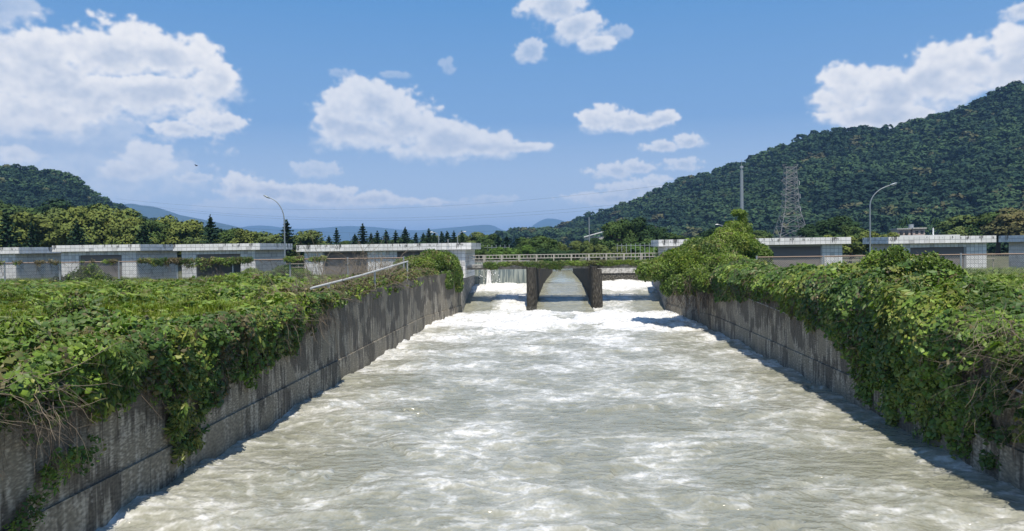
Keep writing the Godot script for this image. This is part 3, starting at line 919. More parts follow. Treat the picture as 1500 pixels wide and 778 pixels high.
func shed(x0: float, x1: float, ytop: float, doors: Array, label: String) -> Node3D:
	var mid := (x0 + x1) / 2
	var o := thing("tiled_shed", Vector3(mid, -0.1, -75.45), label, "shed", "white tiled sheds along the weir")
	var l := x0 - mid + 0.65
	var r := x1 - mid - 0.65
	var base := 0.0
	var under := ytop + 0.1 - 0.66
	var back := -8.3 if mid < 0 else -5.2
	var wt := 0.22
	# walls
	var b := MB.new()
	b.box(Vector3(l, base, back), Vector3(r, under, back + wt))
	b.box(Vector3(l, base, back + wt), Vector3(l + wt, under, 0))
	b.box(Vector3(r - wt, base, back + wt), Vector3(r, under, 0))
	var x := l + wt
	var holes := []
	for d in doors:
		var dl: float = d[0] - mid
		var dr: float = d[1] - mid
		b.box(Vector3(x, base, -wt), Vector3(dl, under, 0))
		b.box(Vector3(dl, d[2], -wt), Vector3(dr, under, 0))
		holes.append(Rect2(dl - l, 0, dr - dl, d[2]))
		x = dr
	b.box(Vector3(x, base, -wt), Vector3(r - wt, under, 0))
	part("wall", b.mesh(), o, M.grout)
	b = MB.new()
	b.box(Vector3(l + wt, base, back + wt), Vector3(r - wt, 0.04, -wt))
	part("floor", b.mesh(), o, M.interior)
	b = MB.new()
	tiles(b, Vector3(l, base, 0.002), Vector3.RIGHT, Vector3.BACK, r - l, under, 0.37, 0.37, holes)
	part("front_tiles", b.mesh(), o, M.tile).set_meta("kind", "stuff")
	b = MB.new()
	if mid < 0: tiles(b, Vector3(r + 0.002, base, back), Vector3.BACK, Vector3.RIGHT, -back, under, 0.37, 0.37, [])
	else: tiles(b, Vector3(l - 0.002, base, back), Vector3.BACK, Vector3.LEFT, -back, under, 0.37, 0.37, [])
	part("side_tiles", b.mesh(), o, M.tile).set_meta("kind", "stuff")
	# roof slab with tiled fascia
	var roof := MB.new()
	roof.box(Vector3(x0 - mid, under, back - 0.6), Vector3(x1 - mid, under + 0.64, 0.42))
	var ro := part("roof", roof.mesh(), o, M.roofing)
	b = MB.new()
	tiles(b, Vector3(x0 - mid, under, 0.422), Vector3.RIGHT, Vector3.BACK, x1 - x0, 0.66, 0.47, 0.33, [], 1.1)
	if mid < 0: tiles(b, Vector3(x1 - mid + 0.002, under, back - 0.6), Vector3.BACK, Vector3.RIGHT, 1.02 - back, 0.66, 0.47, 0.33, [], 1.1)
	else: tiles(b, Vector3(x0 - mid - 0.002, under, back - 0.6), Vector3.BACK, Vector3.LEFT, 1.02 - back, 0.66, 0.47, 0.33, [], 1.1)
	part("fascia_tiles", b.mesh(), ro, fascia_tile).set_meta("kind", "stuff")
	for d in doors:
		var dl: float = d[0] - mid
		var dr: float = d[1] - mid
		var low: float = d[3]           # the shutter hangs down to this height
		b = MB.new()
		var y := low
		while y < d[2] - 0.01:
			var y1: float = minf(y + 0.11, d[2])
			b.quad(Vector3(dl, y, -0.14), Vector3(dr, y, -0.14), Vector3(dr, y + 0.03, -0.11), Vector3(dl, y + 0.03, -0.11), Vector3.BACK)
			b.quad(Vector3(dl, y + 0.03, -0.11), Vector3(dr, y + 0.03, -0.11), Vector3(dr, y1, -0.14), Vector3(dl, y1, -0.14), Vector3.BACK)
			y += 0.11
		var sh := part("roller_shutter", b.mesh(), o, M.shutter)
		if low > 0.5: sh.set_meta("label", "roller shutter rolled up, leaving the doorway dark")
		for gx in [dl + 0.01, dr - 0.09]:
			b = MB.new()
			b.box(Vector3(gx, low, -0.16), Vector3(gx + 0.08, d[2] - 0.002, -0.05))
			part("guide_rail", b.mesh(), sh, M.galvanized)
	return o

func sheds() -> void:
	# stains on the fascia: black drips under the roof edge in patches
	var s := noise_bytes(2048, 64, 81, 0.02, 4, FastNoiseLite.FRACTAL_FBM, 0.0, 1, 1)
	var t := noise_bytes(2048, 64, 82, 0.16, 3, FastNoiseLite.FRACTAL_FBM, 0.0, 1, 8)
	var im := Image.create(2048, 64, false, Image.FORMAT_RGB8)
	for x in 2048:
		var patch := s[20 * 2048 + x] / 255.0
		for y in 64:
			var drip := t[y * 2048 + x] / 255.0
			var k := sstep(0.0, 0.14, patch * 0.8 + drip * 0.5 - 0.76 - absf(y / 64.0 - 0.25) * 0.34)
			var g := 1.0 - 0.09 * t[(63 - y) * 2048 + x] / 255.0
			var c := Vector3(g, g, g * 0.99).lerp(Vector3(0.05, 0.048, 0.045), k * 0.9)
			im.set_pixel(x, y, lin(c.x, c.y, c.z))
	fascia_tile = mat("fascia_tile", Color.WHITE, 0.3)
	fascia_tile.vertex_color_use_as_albedo = true
	fascia_tile.albedo_texture = ImageTexture.create_from_image(im)
	shed(-64.0, -53.5, 3.5, [[-61.0, -56.2, 2.7, 0.04]], "white tiled shed cut off by the left edge")
	shed(-50.1, -41.1, 3.62, [[-47.6, -43.2, 2.72, 0.04]], "white tiled shed with a closed brown shutter, second from the left edge")
	shed(-37.8, -29.1, 3.55, [[-35.7, -31.1, 2.65, 2.2]], "white tiled shed with an open dark doorway behind the fence creeper")
	var long_ := shed(-25.5, -8.46, 3.3, [[-23.0, -18.5, 2.62, 0.04], [-15.8, -11.3, 2.6, 0.04]], "longest left shed, white tiled with two shutters, ending at the footbridge")
	var b := MB.new()
	b.box(Vector3(6.55, 1.1, 0.02), Vector3(6.85, 1.95, 0.07))
	var win := part("window", b.mesh(), long_, M.dark_glass)
	b = MB.new()
	b.box(Vector3(6.5, 1.05, 0.02), Vector3(6.545, 2.0, 0.09))
	b.box(Vector3(6.855, 1.05, 0.02), Vector3(6.9, 2.0, 0.09))
	part("frame", b.mesh(), win, M.galvanized)
	b = MB.new()
	b.tube([Vector3(6.3, 0.02, 0.1), Vector3(6.3, 2.9, 0.1), Vector3(6.32, 3.2, 0.55), Vector3(6.32, 3.75, 0.55)], [0.04, 0.04, 0.04, 0.04], 6)
	part("drain_pipe", b.mesh(), long_, M.white_pipe)
	shed(9.31, 27.02, 3.33, [[12.0, 16.4, 2.6, 0.04], [19.6, 24.5, 2.58, 0.04]], "long white tiled shed half hidden by the big bush")
	shed(30.4, 40.05, 3.28, [[32.5, 37.5, 2.5, 0.04]], "white tiled shed with a shutter, just right of the right street lamp")
	shed(43.6, 53.0, 3.28, [[46.0, 50.5, 2.5, 0.04]], "white tiled shed at the right edge, only its side showing")
	# guard rails in the gaps between the sheds
	for g in [[-29.4, -25.0, "short pale guard rail behind the left street lamp"], [26.6, 30.8, "short pale guard rail behind the right street lamp"], [39.6, 44.0, "short pale guard rail in the gap near the right edge"]]:
		var o := thing("guard_rail", Vector3((g[0] + g[1]) / 2, -0.1, -82.5), g[2], "railing", "guard rails between the sheds")
		var h: float = (g[1] - g[0]) / 2
		for y in [1.05, 1.42]:
			b = MB.new()
			b.box(Vector3(-h, y, -0.04), Vector3(h, y + 0.09, 0.04))
			part("rail", b.mesh(), o, M.rail_paint)
		for k in 4:
			b = MB.new()
			b.box(Vector3(-0.04, 0, -0.035), Vector3(0.04, 1.42, 0.035))
			part("post", b.mesh(), o, M.rail_paint, Vector3(-h * 0.9 + k * h * 0.6, 0, -0.09))

func far_buildings() -> void:
	var o := thing("hillside_house", Vector3(88.3, 0, -205), "pinkish concrete house with a flat roof and a rooftop tank among the trees", "house")
	var b := MB.new()
	b.box(Vector3(-3.0, 0, -4), Vector3(0.2, 6.0, 0)); b.box(Vector3(0.6, 0, -4.4), Vector3(3.6, 6.1, 0.3))
	part("wall", b.mesh(), o, M.pink_wall)
	b = MB.new()
	b.box(Vector3(-3.3, 6.0, -4.3), Vector3(0.3, 6.25, 0.35)); b.box(Vector3(0.45, 6.1, -4.7), Vector3(3.9, 6.4, 0.7))
	part("roof", b.mesh(), o, M.pale_concrete)
	for w in [[-2.5, 4.7], [-1.2, 4.7], [1.2, 4.8], [2.5, 4.8]]:
		b = MB.new()
		b.box(Vector3(w[0], w[1], 0.01), Vector3(w[0] + 0.75, w[1] + 0.8, 0.33))
		part("window", b.mesh(), o, M.dark_glass)
	b = MB.new()
	b.tube([Vector3(1.0, 6.4, -1.5), Vector3(1.0, 7.3, -1.5)], [0.6, 0.6], 12, true)
	part("water_tank", b.mesh(), o, M.galvanized)
	o = thing("long_warehouse", Vector3(58.9, 0, -130), "long low building with a white flat roof behind the right sheds", "building")
	b = MB.new()
	b.box(Vector3(-4.3, 0, -6), Vector3(4.3, 3.55, 0))
	part("wall", b.mesh(), o, M.pale_concrete)
	b = MB.new()
	b.box(Vector3(-4.7, 3.55, -6.4), Vector3(4.7, 3.85, 0.4))
	part("roof", b.mesh(), o, M.white_paint)
	b = MB.new()
	b.tube([Vector3(1.2, 3.85, -1), Vector3(1.2, 5.0, -1)], [0.1, 0.1], 8, true)
	part("vent_pipe", b.mesh(), o, M.white_paint)
	o = thing("distant_barn", Vector3(7.5, 0, -170), "distant barn showing only its sloping white roof above the shrubs", "barn")
	b = MB.new()
	b.box(Vector3(-2.0, 0, -5), Vector3(2.0, 4.9, 0))
	part("wall", b.mesh(), o, M.pale_concrete)
	b = MB.new()
	b.quad(Vector3(-2.3, 4.95, 0.4), Vector3(2.3, 6.15, 0.4), Vector3(2.3, 6.15, -5.4), Vector3(-2.3, 4.95, -5.4), Vector3.UP)
	b.quad(Vector3(-2.3, 4.95, 0.4), Vector3(2.3, 6.15, 0.4), Vector3(2.3, 5.95, 0.4), Vector3(-2.3, 4.75, 0.4), Vector3.BACK)
	part("roof", b.mesh(), o, M.white_paint)

# ------------------------------------------------------------------ fences and pipes
func chain_fence(xs: Array, z: float, top: float, label: String) -> Node3D:
	var o := thing("chain_link_fence", Vector3((xs[0] + xs[-1]) / 2, 0, z), label, "fence", "chain-link fences before the sheds")
	var mid: float = (xs[0] + xs[-1]) / 2
	var post := MB.new()
	post.tube([Vector3(0, -0.2, 0), Vector3(0, top + 0.12, 0)], [0.075, 0.07], 8, true)
	var pm := post.mesh()
	for x in xs: part("post", pm, o, M.galvanized, Vector3(x - mid, 0, 0))
	for k in xs.size() - 1:
		var w: float = xs[k + 1] - xs[k]
		var b := MB.new()
		b.tube([Vector3(0, top, 0), Vector3(w, top, 0)], [0.045, 0.045], 6)
		part("top_rail", b.mesh(), o, M.rusty_pipe, Vector3(xs[k] - mid, 0, 0))
		b = MB.new()
		var s := 0.17
		var n := int((w + top) / s)
		for j in n:
			var a := j * s
			var x0 := maxf(0.0, a - top); var y0 := minf(top, a)
			var x1 := minf(w, a); var y1 := a - x1
			if y1 < y0 and x1 > x0:
				b.tube([Vector3(x0, y0, 0), Vector3(x1, y1, 0)], [0.010, 0.010], 3)
				b.tube([Vector3(w - x0, y0, 0.012), Vector3(w - x1, y1, 0.012)], [0.010, 0.010], 3)
		part("wire_mesh", b.mesh(), o, M.wire, Vector3(xs[k] - mid, 0, 0)).set_meta("kind", "stuff")
	return o

func fences() -> void:
	chain_fence([-58.4, -53.4, -48.4, -43.4, -38.1, -32.9, -28.0, -23.0, -18.0, -13.2], -66.0, 2.02, "rusty-railed chain-link fence before the left sheds")
	var b := MB.new()
	b.box(Vector3(-41.5, -0.1, -65.9), Vector3(-32.7, 0.16, -65.6))
	tag(part("kerb_beam", b.mesh(), self, M.concrete), "grey concrete beam at the foot of the left fence", "kerb")
	chain_fence([14.7, 19.6, 24.6, 29.5, 34.5, 39.5, 44.5], -60.0, 1.78, "chain-link fence rising out of the grass before the right sheds")
	# fallen pipe rail on the left wall
	var o := thing("fallen_pipe_rail", Vector3(-11.0, 0.3, -45), "white pipe rail slanting over the dead twigs on the left wall", "pipe")
	b = MB.new()
	b.tube([Vector3(0, 0.78, 10.8), Vector3(0.05, 1.05, 2.0), Vector3(0, 1.57, -11.5)], [0.055, 0.055, 0.055], 8, true)
	part("rail", b.mesh(), o, M.white_pipe)
	for q in [[8.2, 0.86], [-1.2, 1.14], [-11.2, 1.56]]:
		b = MB.new()
		b.tube([Vector3(0.0, -0.1, q[0]), Vector3(0.02, q[1], q[0])], [0.055, 0.055], 8)
		part("post", b.mesh(), o, M.white_pipe)
	# cable and pipe elbow on the right wall
	b = MB.new()
	b.tube([Vector3(11.62, -0.35, -60), Vector3(11.6, -0.47, -56.9), Vector3(11.58, -0.56, -50.6), Vector3(11.58, -0.81, -41.5), Vector3(11.58, -1.11, -33.6), Vector3(11.6, -1.2, -29)], [0.035, 0.035, 0.035, 0.035, 0.035, 0.035], 6)
	tag(part("wall_cable", b.mesh(), self, M.wire), "grey conduit sagging along the right channel wall", "conduit")
	b = MB.new()
	b.tube([Vector3(11.5, -1.6, -22.14), Vector3(11.5, -1.1, -22.12), Vector3(11.5, -0.98, -22.05), Vector3(11.5, -0.94, -21.9), Vector3(11.52, -0.96, -21.6)], [0.07, 0.07, 0.07, 0.07, 0.07], 8, true)
	tag(part("pipe_elbow", b.mesh(), self, M.white_pipe), "off-white pipe elbow among bare twigs on the right wall", "pipe")
	b = MB.new()
	b.tube([Vector3(11.52, -0.98, -21.6), Vector3(11.5, -1.05, -20.4), Vector3(11.5, -1.2, -17.5)], [0.04, 0.04, 0.04], 6)
	tag(part("wall_rod", b.mesh(), self, M.galvanized), "thin grey rod running off the right edge below the hedge", "rod")
	# pale fence posts beyond the bridge
	for q in [[-14.0, -6.5, -112.0, 3.2, "low pale picket fence beyond the left end of the footbridge"], [7.8, 13.4, -108.0, 3.1, "pale post fence beyond the right end of the footbridge"]]:
		o = thing("post_fence", Vector3(q[0], 0, q[2]), q[4], "fence")
		var n := int((q[1] - q[0]) / 0.62)
		b = MB.new(); b.box(Vector3(-0.03, 0, -0.03), Vector3(0.03, q[3], 0.03))
		var pm := b.mesh()
		for k in n: part("post", pm, o, M.galvanized, Vector3(k * 0.62, 0, 0))
		b = MB.new(); b.box(Vector3(0, 2.8, 0.035), Vector3((n - 1) * 0.62, 2.85, 0.06))
		part("rail", b.mesh(), o, M.galvanized)
	# folded tarpaulin scrap in the creeper
	b = MB.new()
	b.tube([Vector3(0, 0, 0), Vector3(0.25, 0.05, 0.04), Vector3(0.6, 0.02, -0.03), Vector3(0.95, 0.04, 0.05)], [0.03, 0.09, 0.07, 0.03], 7, true)
	tag(part("plastic_scrap", b.mesh(), self, M.tarpaulin, Vector3(-17.2, 0.42, -24.6)), "scrap of blue-grey plastic sheet lying in the left creeper", "plastic")

# ------------------------------------------------------------------ lamps, masts, tower
func street_lamp(at: Vector3, way: float, knee: float, tip: Vector3, label: String) -> void:
	var o := thing("street_lamp", at, label, "street lamp", "street lamps by the sheds")
	var b := MB.new()
	b.tube([Vector3(0, 0, 0), Vector3(0, knee, 0)], [0.085, 0.06], 12)
	part("pole", b.mesh(), o, M.lamp_paint)
	b = MB.new()
	b.tube([Vector3(0, -0.1, 0), Vector3(0, 0.35, 0)], [0.2, 0.17], 12, true)
	part("base_sleeve", b.mesh(), o, M.galvanized)
	var pts := []
	var rad := []
	for k in 10:
		var t := k / 9.0
		var a := t * PI * 0.42
		pts.append(Vector3(way * absf(tip.x) * (1.0 - cos(a)) / (1.0 - cos(PI * 0.42)), knee + (tip.y - knee) * sin(a) / sin(PI * 0.42), 0))
		rad.append(lerpf(0.06, 0.032, t))
	b = MB.new()
	b.tube(pts, rad, 10)
	part("arm", b.mesh(), o, M.lamp_paint)
	var dir: Vector3 = (pts[9] - pts[7]).normalized()
	var h := Node3D.new()
	h.name = "lamp_head"
	o.add_child(h)
	h.position = pts[9]
	h.rotation.z = atan2(dir.y, dir.x)
	b = MB.new()
	b.ball(Vector3(0.26, 0.02, 0), Vector3(0.36, 0.085, 0.15), 12, 8)
	part("housing", b.mesh(), h, M.lamp_paint)
	b = MB.new()
	b.ball(Vector3(0.30, -0.05 * (1.0 if way > 0 else -1.0), 0), Vector3(0.24, 0.06, 0.11), 12, 6)
	part("lens", b.mesh(), h, M.lamp_lens)

func lamps_and_masts() -> void:
	street_lamp(Vector3(-25.2, -0.05, -71.0), -1.0, 5.6, Vector3(1.35, 7.7, 0), "grey street lamp curving left over the left sheds")
	street_lamp(Vector3(27.2, -0.05, -71.0), 1.0, 6.0, Vector3(1.75, 7.8, 0), "grey street lamp curving right over the right sheds")
	var o := thing("antenna_mast", Vector3(20.0, 0, -88), "tall plain grey mast with a small sensor on top behind the big bush", "mast")
	var b := MB.new()
	b.tube([Vector3(0, 0, 0), Vector3(0, 10.9, 0)], [0.24, 0.17], 12, true)
	part("pole", b.mesh(), o, M.lamp_paint)
	b = MB.new()
	b.tube([Vector3(0, 10.9, 0), Vector3(0, 11.1, 0), Vector3(0, 11.15, 0), Vector3(0, 11.35, 0)], [0.08, 0.08, 0.2, 0.2], 8, true)
	b.tube([Vector3(0, 11.35, 0), Vector3(0, 12.1, 0)], [0.02, 0.02], 5)
	part("sensor_head", b.mesh(), o, M.galvanized)
	o = thing("utility_pole", Vector3(5.6, 0, -150), "thin pale pole standing among the shrubs beyond the footbridge", "pole")
	b = MB.new(); b.tube([Vector3(0, 0, 0), Vector3(0, 8.35, 0)], [0.11, 0.08], 8, true)
	part("shaft", b.mesh(), o, M.galvanized)
	for q in [[[-21.6, -140.0], -1.0, "small distant lamp post above the conifer row, left one"], [[-18.2, -140.0], 1.0, "small distant lamp post above the conifer row, right one"], [[24.5, -118.0], -1.0, "small distant lamp post behind the big bush"]]:
		o = thing("distant_lamp", Vector3(q[0][0], 0, q[0][1]), q[2], "lamp post")
		b = MB.new(); b.tube([Vector3(0, 0, 0), Vector3(0, 4.9, 0), Vector3(q[1] * 0.3, 5.5, 0), Vector3(q[1] * 1.1, 5.75, 0)], [0.08, 0.07, 0.06, 0.05], 6)
		part("pole", b.mesh(), o, M.galvanized)
		b = MB.new(); b.ball(Vector3(q[1] * 1.3, 5.75, 0), Vector3(0.3, 0.08, 0.12), 8, 5)
		part("lamp_head", b.mesh(), o, M.lamp_lens)
	# lattice tower
	o = thing("transmission_tower", Vector3(129.0, 0, -450), "tall steel lattice power tower before the wooded hill", "tower")
	var half := func(y: float) -> float: return table([[0.0, 9.5], [23.0, 3.7], [45.5, 2.7]], y)
	var corner := func(k: int, y: float) -> Vector3:
		var s: float = half.call(y)
		return Vector3([-s, s, s, -s][k], y, [-s, -s, s, s][k])
	for k in 4:
		b = MB.new()
		b.tube([corner.call(k, 0.0), corner.call(k, 23.0), corner.call(k, 45.5)], [0.2, 0.17, 0.14], 4)
		part("leg", b.mesh(), o, M.tower_steel)
	var ys := [0.0, 6.5, 12.5, 18.0, 23.0, 26.5, 30.0, 33.3, 36.5, 39.5, 42.5, 45.5]
	b = MB.new()
	for k in ys.size() - 1:
		for f in 4:
			var g := (f + 1) % 4
			b.bar(corner.call(f, ys[k]), corner.call(g, ys[k + 1]), 0.085)
			b.bar(corner.call(g, ys[k]), corner.call(f, ys[k + 1]), 0.085)
			b.bar(corner.call(f, ys[k + 1]), corner.call(g, ys[k + 1]), 0.08)
	part("lattice", b.mesh(), o, M.tower_steel).set_meta("kind", "stuff")
	for y in [23.0, 30.0, 37.5, 45.3]:
		for s in [-1.0, 1.0]:
			var hx: float = half.call(y)
			var reach := 1.9 if y < 45.0 else 1.6
			var tip := Vector3(s * (hx + reach), y + (0.4 if y < 45.0 else 1.6), 0)
			b = MB.new()
			for z in [-hx, hx]:
				b.bar(Vector3(s * hx, y, z), tip, 0.09)
				b.bar(Vector3(s * hx, y + 1.7, z), tip, 0.09)
			var am := part("cross_arm", b.mesh(), o, M.tower_steel)
			if y < 45.0 and s > 0:
				b = MB.new()
				b.tube([tip, tip + Vector3(0, -2.4, 0)], [0.14, 0.14], 6)
				part("insulator", b.mesh(), am, M.white_paint)
	# conductors that sag away to the left
	var ends := [[Vector3(122.5, 45, -450), Vector3(-350, 46, -604), 15.0, "topmost thin power line across the sky"], [Vector3(122.6, 36.0, -450), Vector3(-346, 43, -606), 15.5, "upper of the middle pair of power lines"], [Vector3(122.2, 34.0, -450), Vector3(-344, 41.5, -606), 15.5, "lower of the middle pair of power lines"], [Vector3(122.0, 23.5, -450), Vector3(-340, 32, -609), 14.0, "lowest thin power line above the conifer row"]]
	for e in ends:
		var pts := []
		var rad := []
		for k in 41:
			var t := k / 40.0
			pts.append(e[0].lerp(e[1], t) - Vector3(0, e[2] * 4.0 * t * (1.0 - t), 0))
			rad.append(0.045)
		b = MB.new()
		b.tube(pts, rad, 3)
		tag(part("power_line", b.mesh(), self, M.black_cable), e[3], "power line", "power lines from the lattice tower")
	# a bird far off in the sky
	b = MB.new()
	b.tube([Vector3(0.35, 0, 0), Vector3(0.15, 0.02, 0), Vector3(-0.2, 0.02, 0), Vector3(-0.5, 0, 0)], [0.02, 0.11, 0.10, 0.02], 6)
	b.quad(Vector3(0.2, 0.05, 0.05), Vector3(-0.15, 0.05, 0.05), Vector3(-0.35, 0.3, 0.75), Vector3(0.0, 0.32, 0.7), Vector3.UP)
	b.quad(Vector3(0.2, 0.05, -0.05), Vector3(-0.15, 0.05, -0.05), Vector3(-0.35, 0.3, -0.75), Vector3(0.0, 0.32, -0.7), Vector3.UP)
	tag(part("bird", b.mesh(), self, M.bird, Vector3(-103.3, 27.4, -220)), "small dark bird in flight in front of the left clouds", "bird")

# ------------------------------------------------------------------ trees
func facet(b: MB, p: Vector3, nn: Vector3, size: float, long_: float, soft: Vector3) -> void:
	# one leaf-sized face, folded along its middle
	var s := nn.cross(Vector3(rng.randf() - 0.5, rng.randf() - 0.5, rng.randf() - 0.5)).normalized()
	var t := nn.cross(s).normalized()
	var n1 := (nn + soft).normalized()
	var k := b.vert(p - t * size * long_, n1)
	b.vert(p + s * size * 0.6 - nn * size * 0.2, (n1 + s * 0.3).normalized())
	b.vert(p + t * size * long_, n1)
	b.vert(p - s * size * 0.6 - nn * size * 0.2, (n1 - s * 0.3).normalized())
	b.tri(k, k + 1, k + 2); b.tri(k, k + 2, k + 3)
func rdir() -> Vector3:
	var z := rnd(-1, 1)
	var a := rnd(0, TAU)
	var r := sqrt(1 - z * z)
	return Vector3(r * cos(a), z, r * sin(a))
func crown(lobes: int, faces: int, leaf: float, flat := 1.0, low := 0.2) -> ArrayMesh:
	# unit crown: one metre wide, its top at y = 1
	var b := MB.new()
	var cs := []
	for k in lobes:
		var d := rdir()
		d.y = absf(d.y) * 1.2 - 0.45
		var c := Vector3(d.x * 0.34, lerpf(low, 1.0, 0.5) + d.y * 0.34 * (1.0 - low) * 1.25 * flat, d.z * 0.34) * rnd(0.75, 1.0)
		c.y = clampf(c.y, low + 0.08, 0.88)
		cs.append([c, rnd(0.11, 0.2), rnd(0.7, 1.3), rnd(-0.12, 0.12)])
	for k in faces:
		var q: Array = cs[k % lobes]
		var d := rdir()
		if d.y < -0.35: d.y = -d.y
		var p: Vector3 = q[0] + d * q[1] * Vector3(1, (1.0 - low) * 0.85, 1) * rnd(0.72, 1.08)
		if p.y > 1.0: p.y = 1.0 - rnd(0, 0.06)
		var v: float = q[2] * rnd(0.65, 1.35)
		b.col = Color((1.0 + q[3]) * v, v, (1.0 - q[3]) * v)
		facet(b, p, (d + rdir() * 0.75 + Vector3(0, 0.35, 0)).normalized(), leaf * rnd(0.6, 1.3), 0.8, d * 0.6)
	return b.mesh()
func conifer_crown(levels: int, arms: int, leaf: float, droop: float) -> ArrayMesh:
	var b := MB.new()
	for l in levels:
		var t := (l + 0.5) / levels
		var y := lerpf(0.06, 0.96, t)
		var r := 0.5 * pow(1.0 - t, 0.75) + 0.02
		for a in arms:
			var ang := TAU * (a + 0.5 * (l % 2)) / arms + rnd(-0.2, 0.2)
			var d := Vector3(cos(ang), 0, sin(ang))
			var rr := r * rnd(0.8, 1.1)
			var v := rnd(0.7, 1.3)
			for k in 6:
				var s := (k + rnd(0.2, 1.0)) / 6.0
				b.col = Color(v, v, v) * rnd(0.8, 1.2)
				facet(b, d * rr * s + Vector3(0, y - droop * s * (1.3 - s) + rnd(-0.012, 0.012), 0), (Vector3.UP + rdir() * 0.7).normalized(), leaf * rnd(0.7, 1.2) * (1.2 - 0.5 * s), 1.0, d * 0.4)
	for k in 10: facet(b, Vector3(rnd(-0.02, 0.02), rnd(0.93, 1.0), rnd(-0.02, 0.02)), (rdir() + Vector3.UP * 0.2).normalized(), leaf * 0.7, 1.2, Vector3.ZERO)
	return b.mesh()
func trunk_mesh(top: float, limbs: int) -> ArrayMesh:
	var b := MB.new()
	b.tube([Vector3.ZERO, Vector3(0.01, top * 0.4, 0.0), Vector3(-0.005, top, 0.01)], [0.05, 0.036, 0.014], 7)
	for k in limbs:
		var a := TAU * k / limbs + rnd(-0.4, 0.4)
		var y := top * rnd(0.45, 0.8)
		b.tube([Vector3(0, y, 0), Vector3(cos(a) * 0.13, y + 0.10, sin(a) * 0.13), Vector3(cos(a) * 0.28, y + 0.2, sin(a) * 0.28)], [0.022, 0.014, 0.006], 5)
	return b.mesh()
func leaf_tint(called: String, c: Vector3) -> StandardMaterial3D:
	var m: StandardMaterial3D = M.far_leaf.duplicate()
	m.resource_name = called
	m.albedo_color = lin(c.x, c.y, c.z)
	M[called] = m
	return m

const ORD := ["first", "second", "third", "fourth", "fifth", "sixth", "seventh", "eighth", "ninth", "tenth", "eleventh", "twelfth", "thirteenth", "fourteenth", "fifteenth", "sixteenth", "seventeenth", "eighteenth", "nineteenth", "twentieth", "twenty-first"]
var crowns := []
var wood: ArrayMesh
var conifers := []
var straight: ArrayMesh

func tree(called: String, kind: Mesh, trunk: Mesh, x: float, z: float, h: float, w: float, m: Material, label: String, category: String, group: String) -> void:
	var o := thing(called, Vector3(x, -0.06, z), label, category, group)
	var t := part("trunk", trunk, o, M.bark)
	t.scale = Vector3(minf(w, h), h, minf(w, h))
	var c := part("crown", kind, o, m)
	c.scale = Vector3(w, h, w)
	c.rotation.y = rnd(0, TAU)

func row(list: Array, called: String, kinds: Array, trunk: Mesh, tints: Array, phrase: String, category: String, group: String, wide := 1.0) -> void:
	# list of [x, z, height, width]; named by order from the left as seen
	var order := list.duplicate()
	order.sort_custom(func(a: Array, b: Array) -> bool: return a[0] / -a[1] < b[0] / -b[1])
	for k in order.size():
		var q: Array = order[k]
		tree(called, kinds[k % kinds.size()], trunk, q[0], q[1], q[2] * rnd(0.93, 1.06), q[3] * wide * rnd(0.8, 1.2), M[tints[(k * 5 + k / 3) % tints.size()]], phrase % ORD[k], category, group)

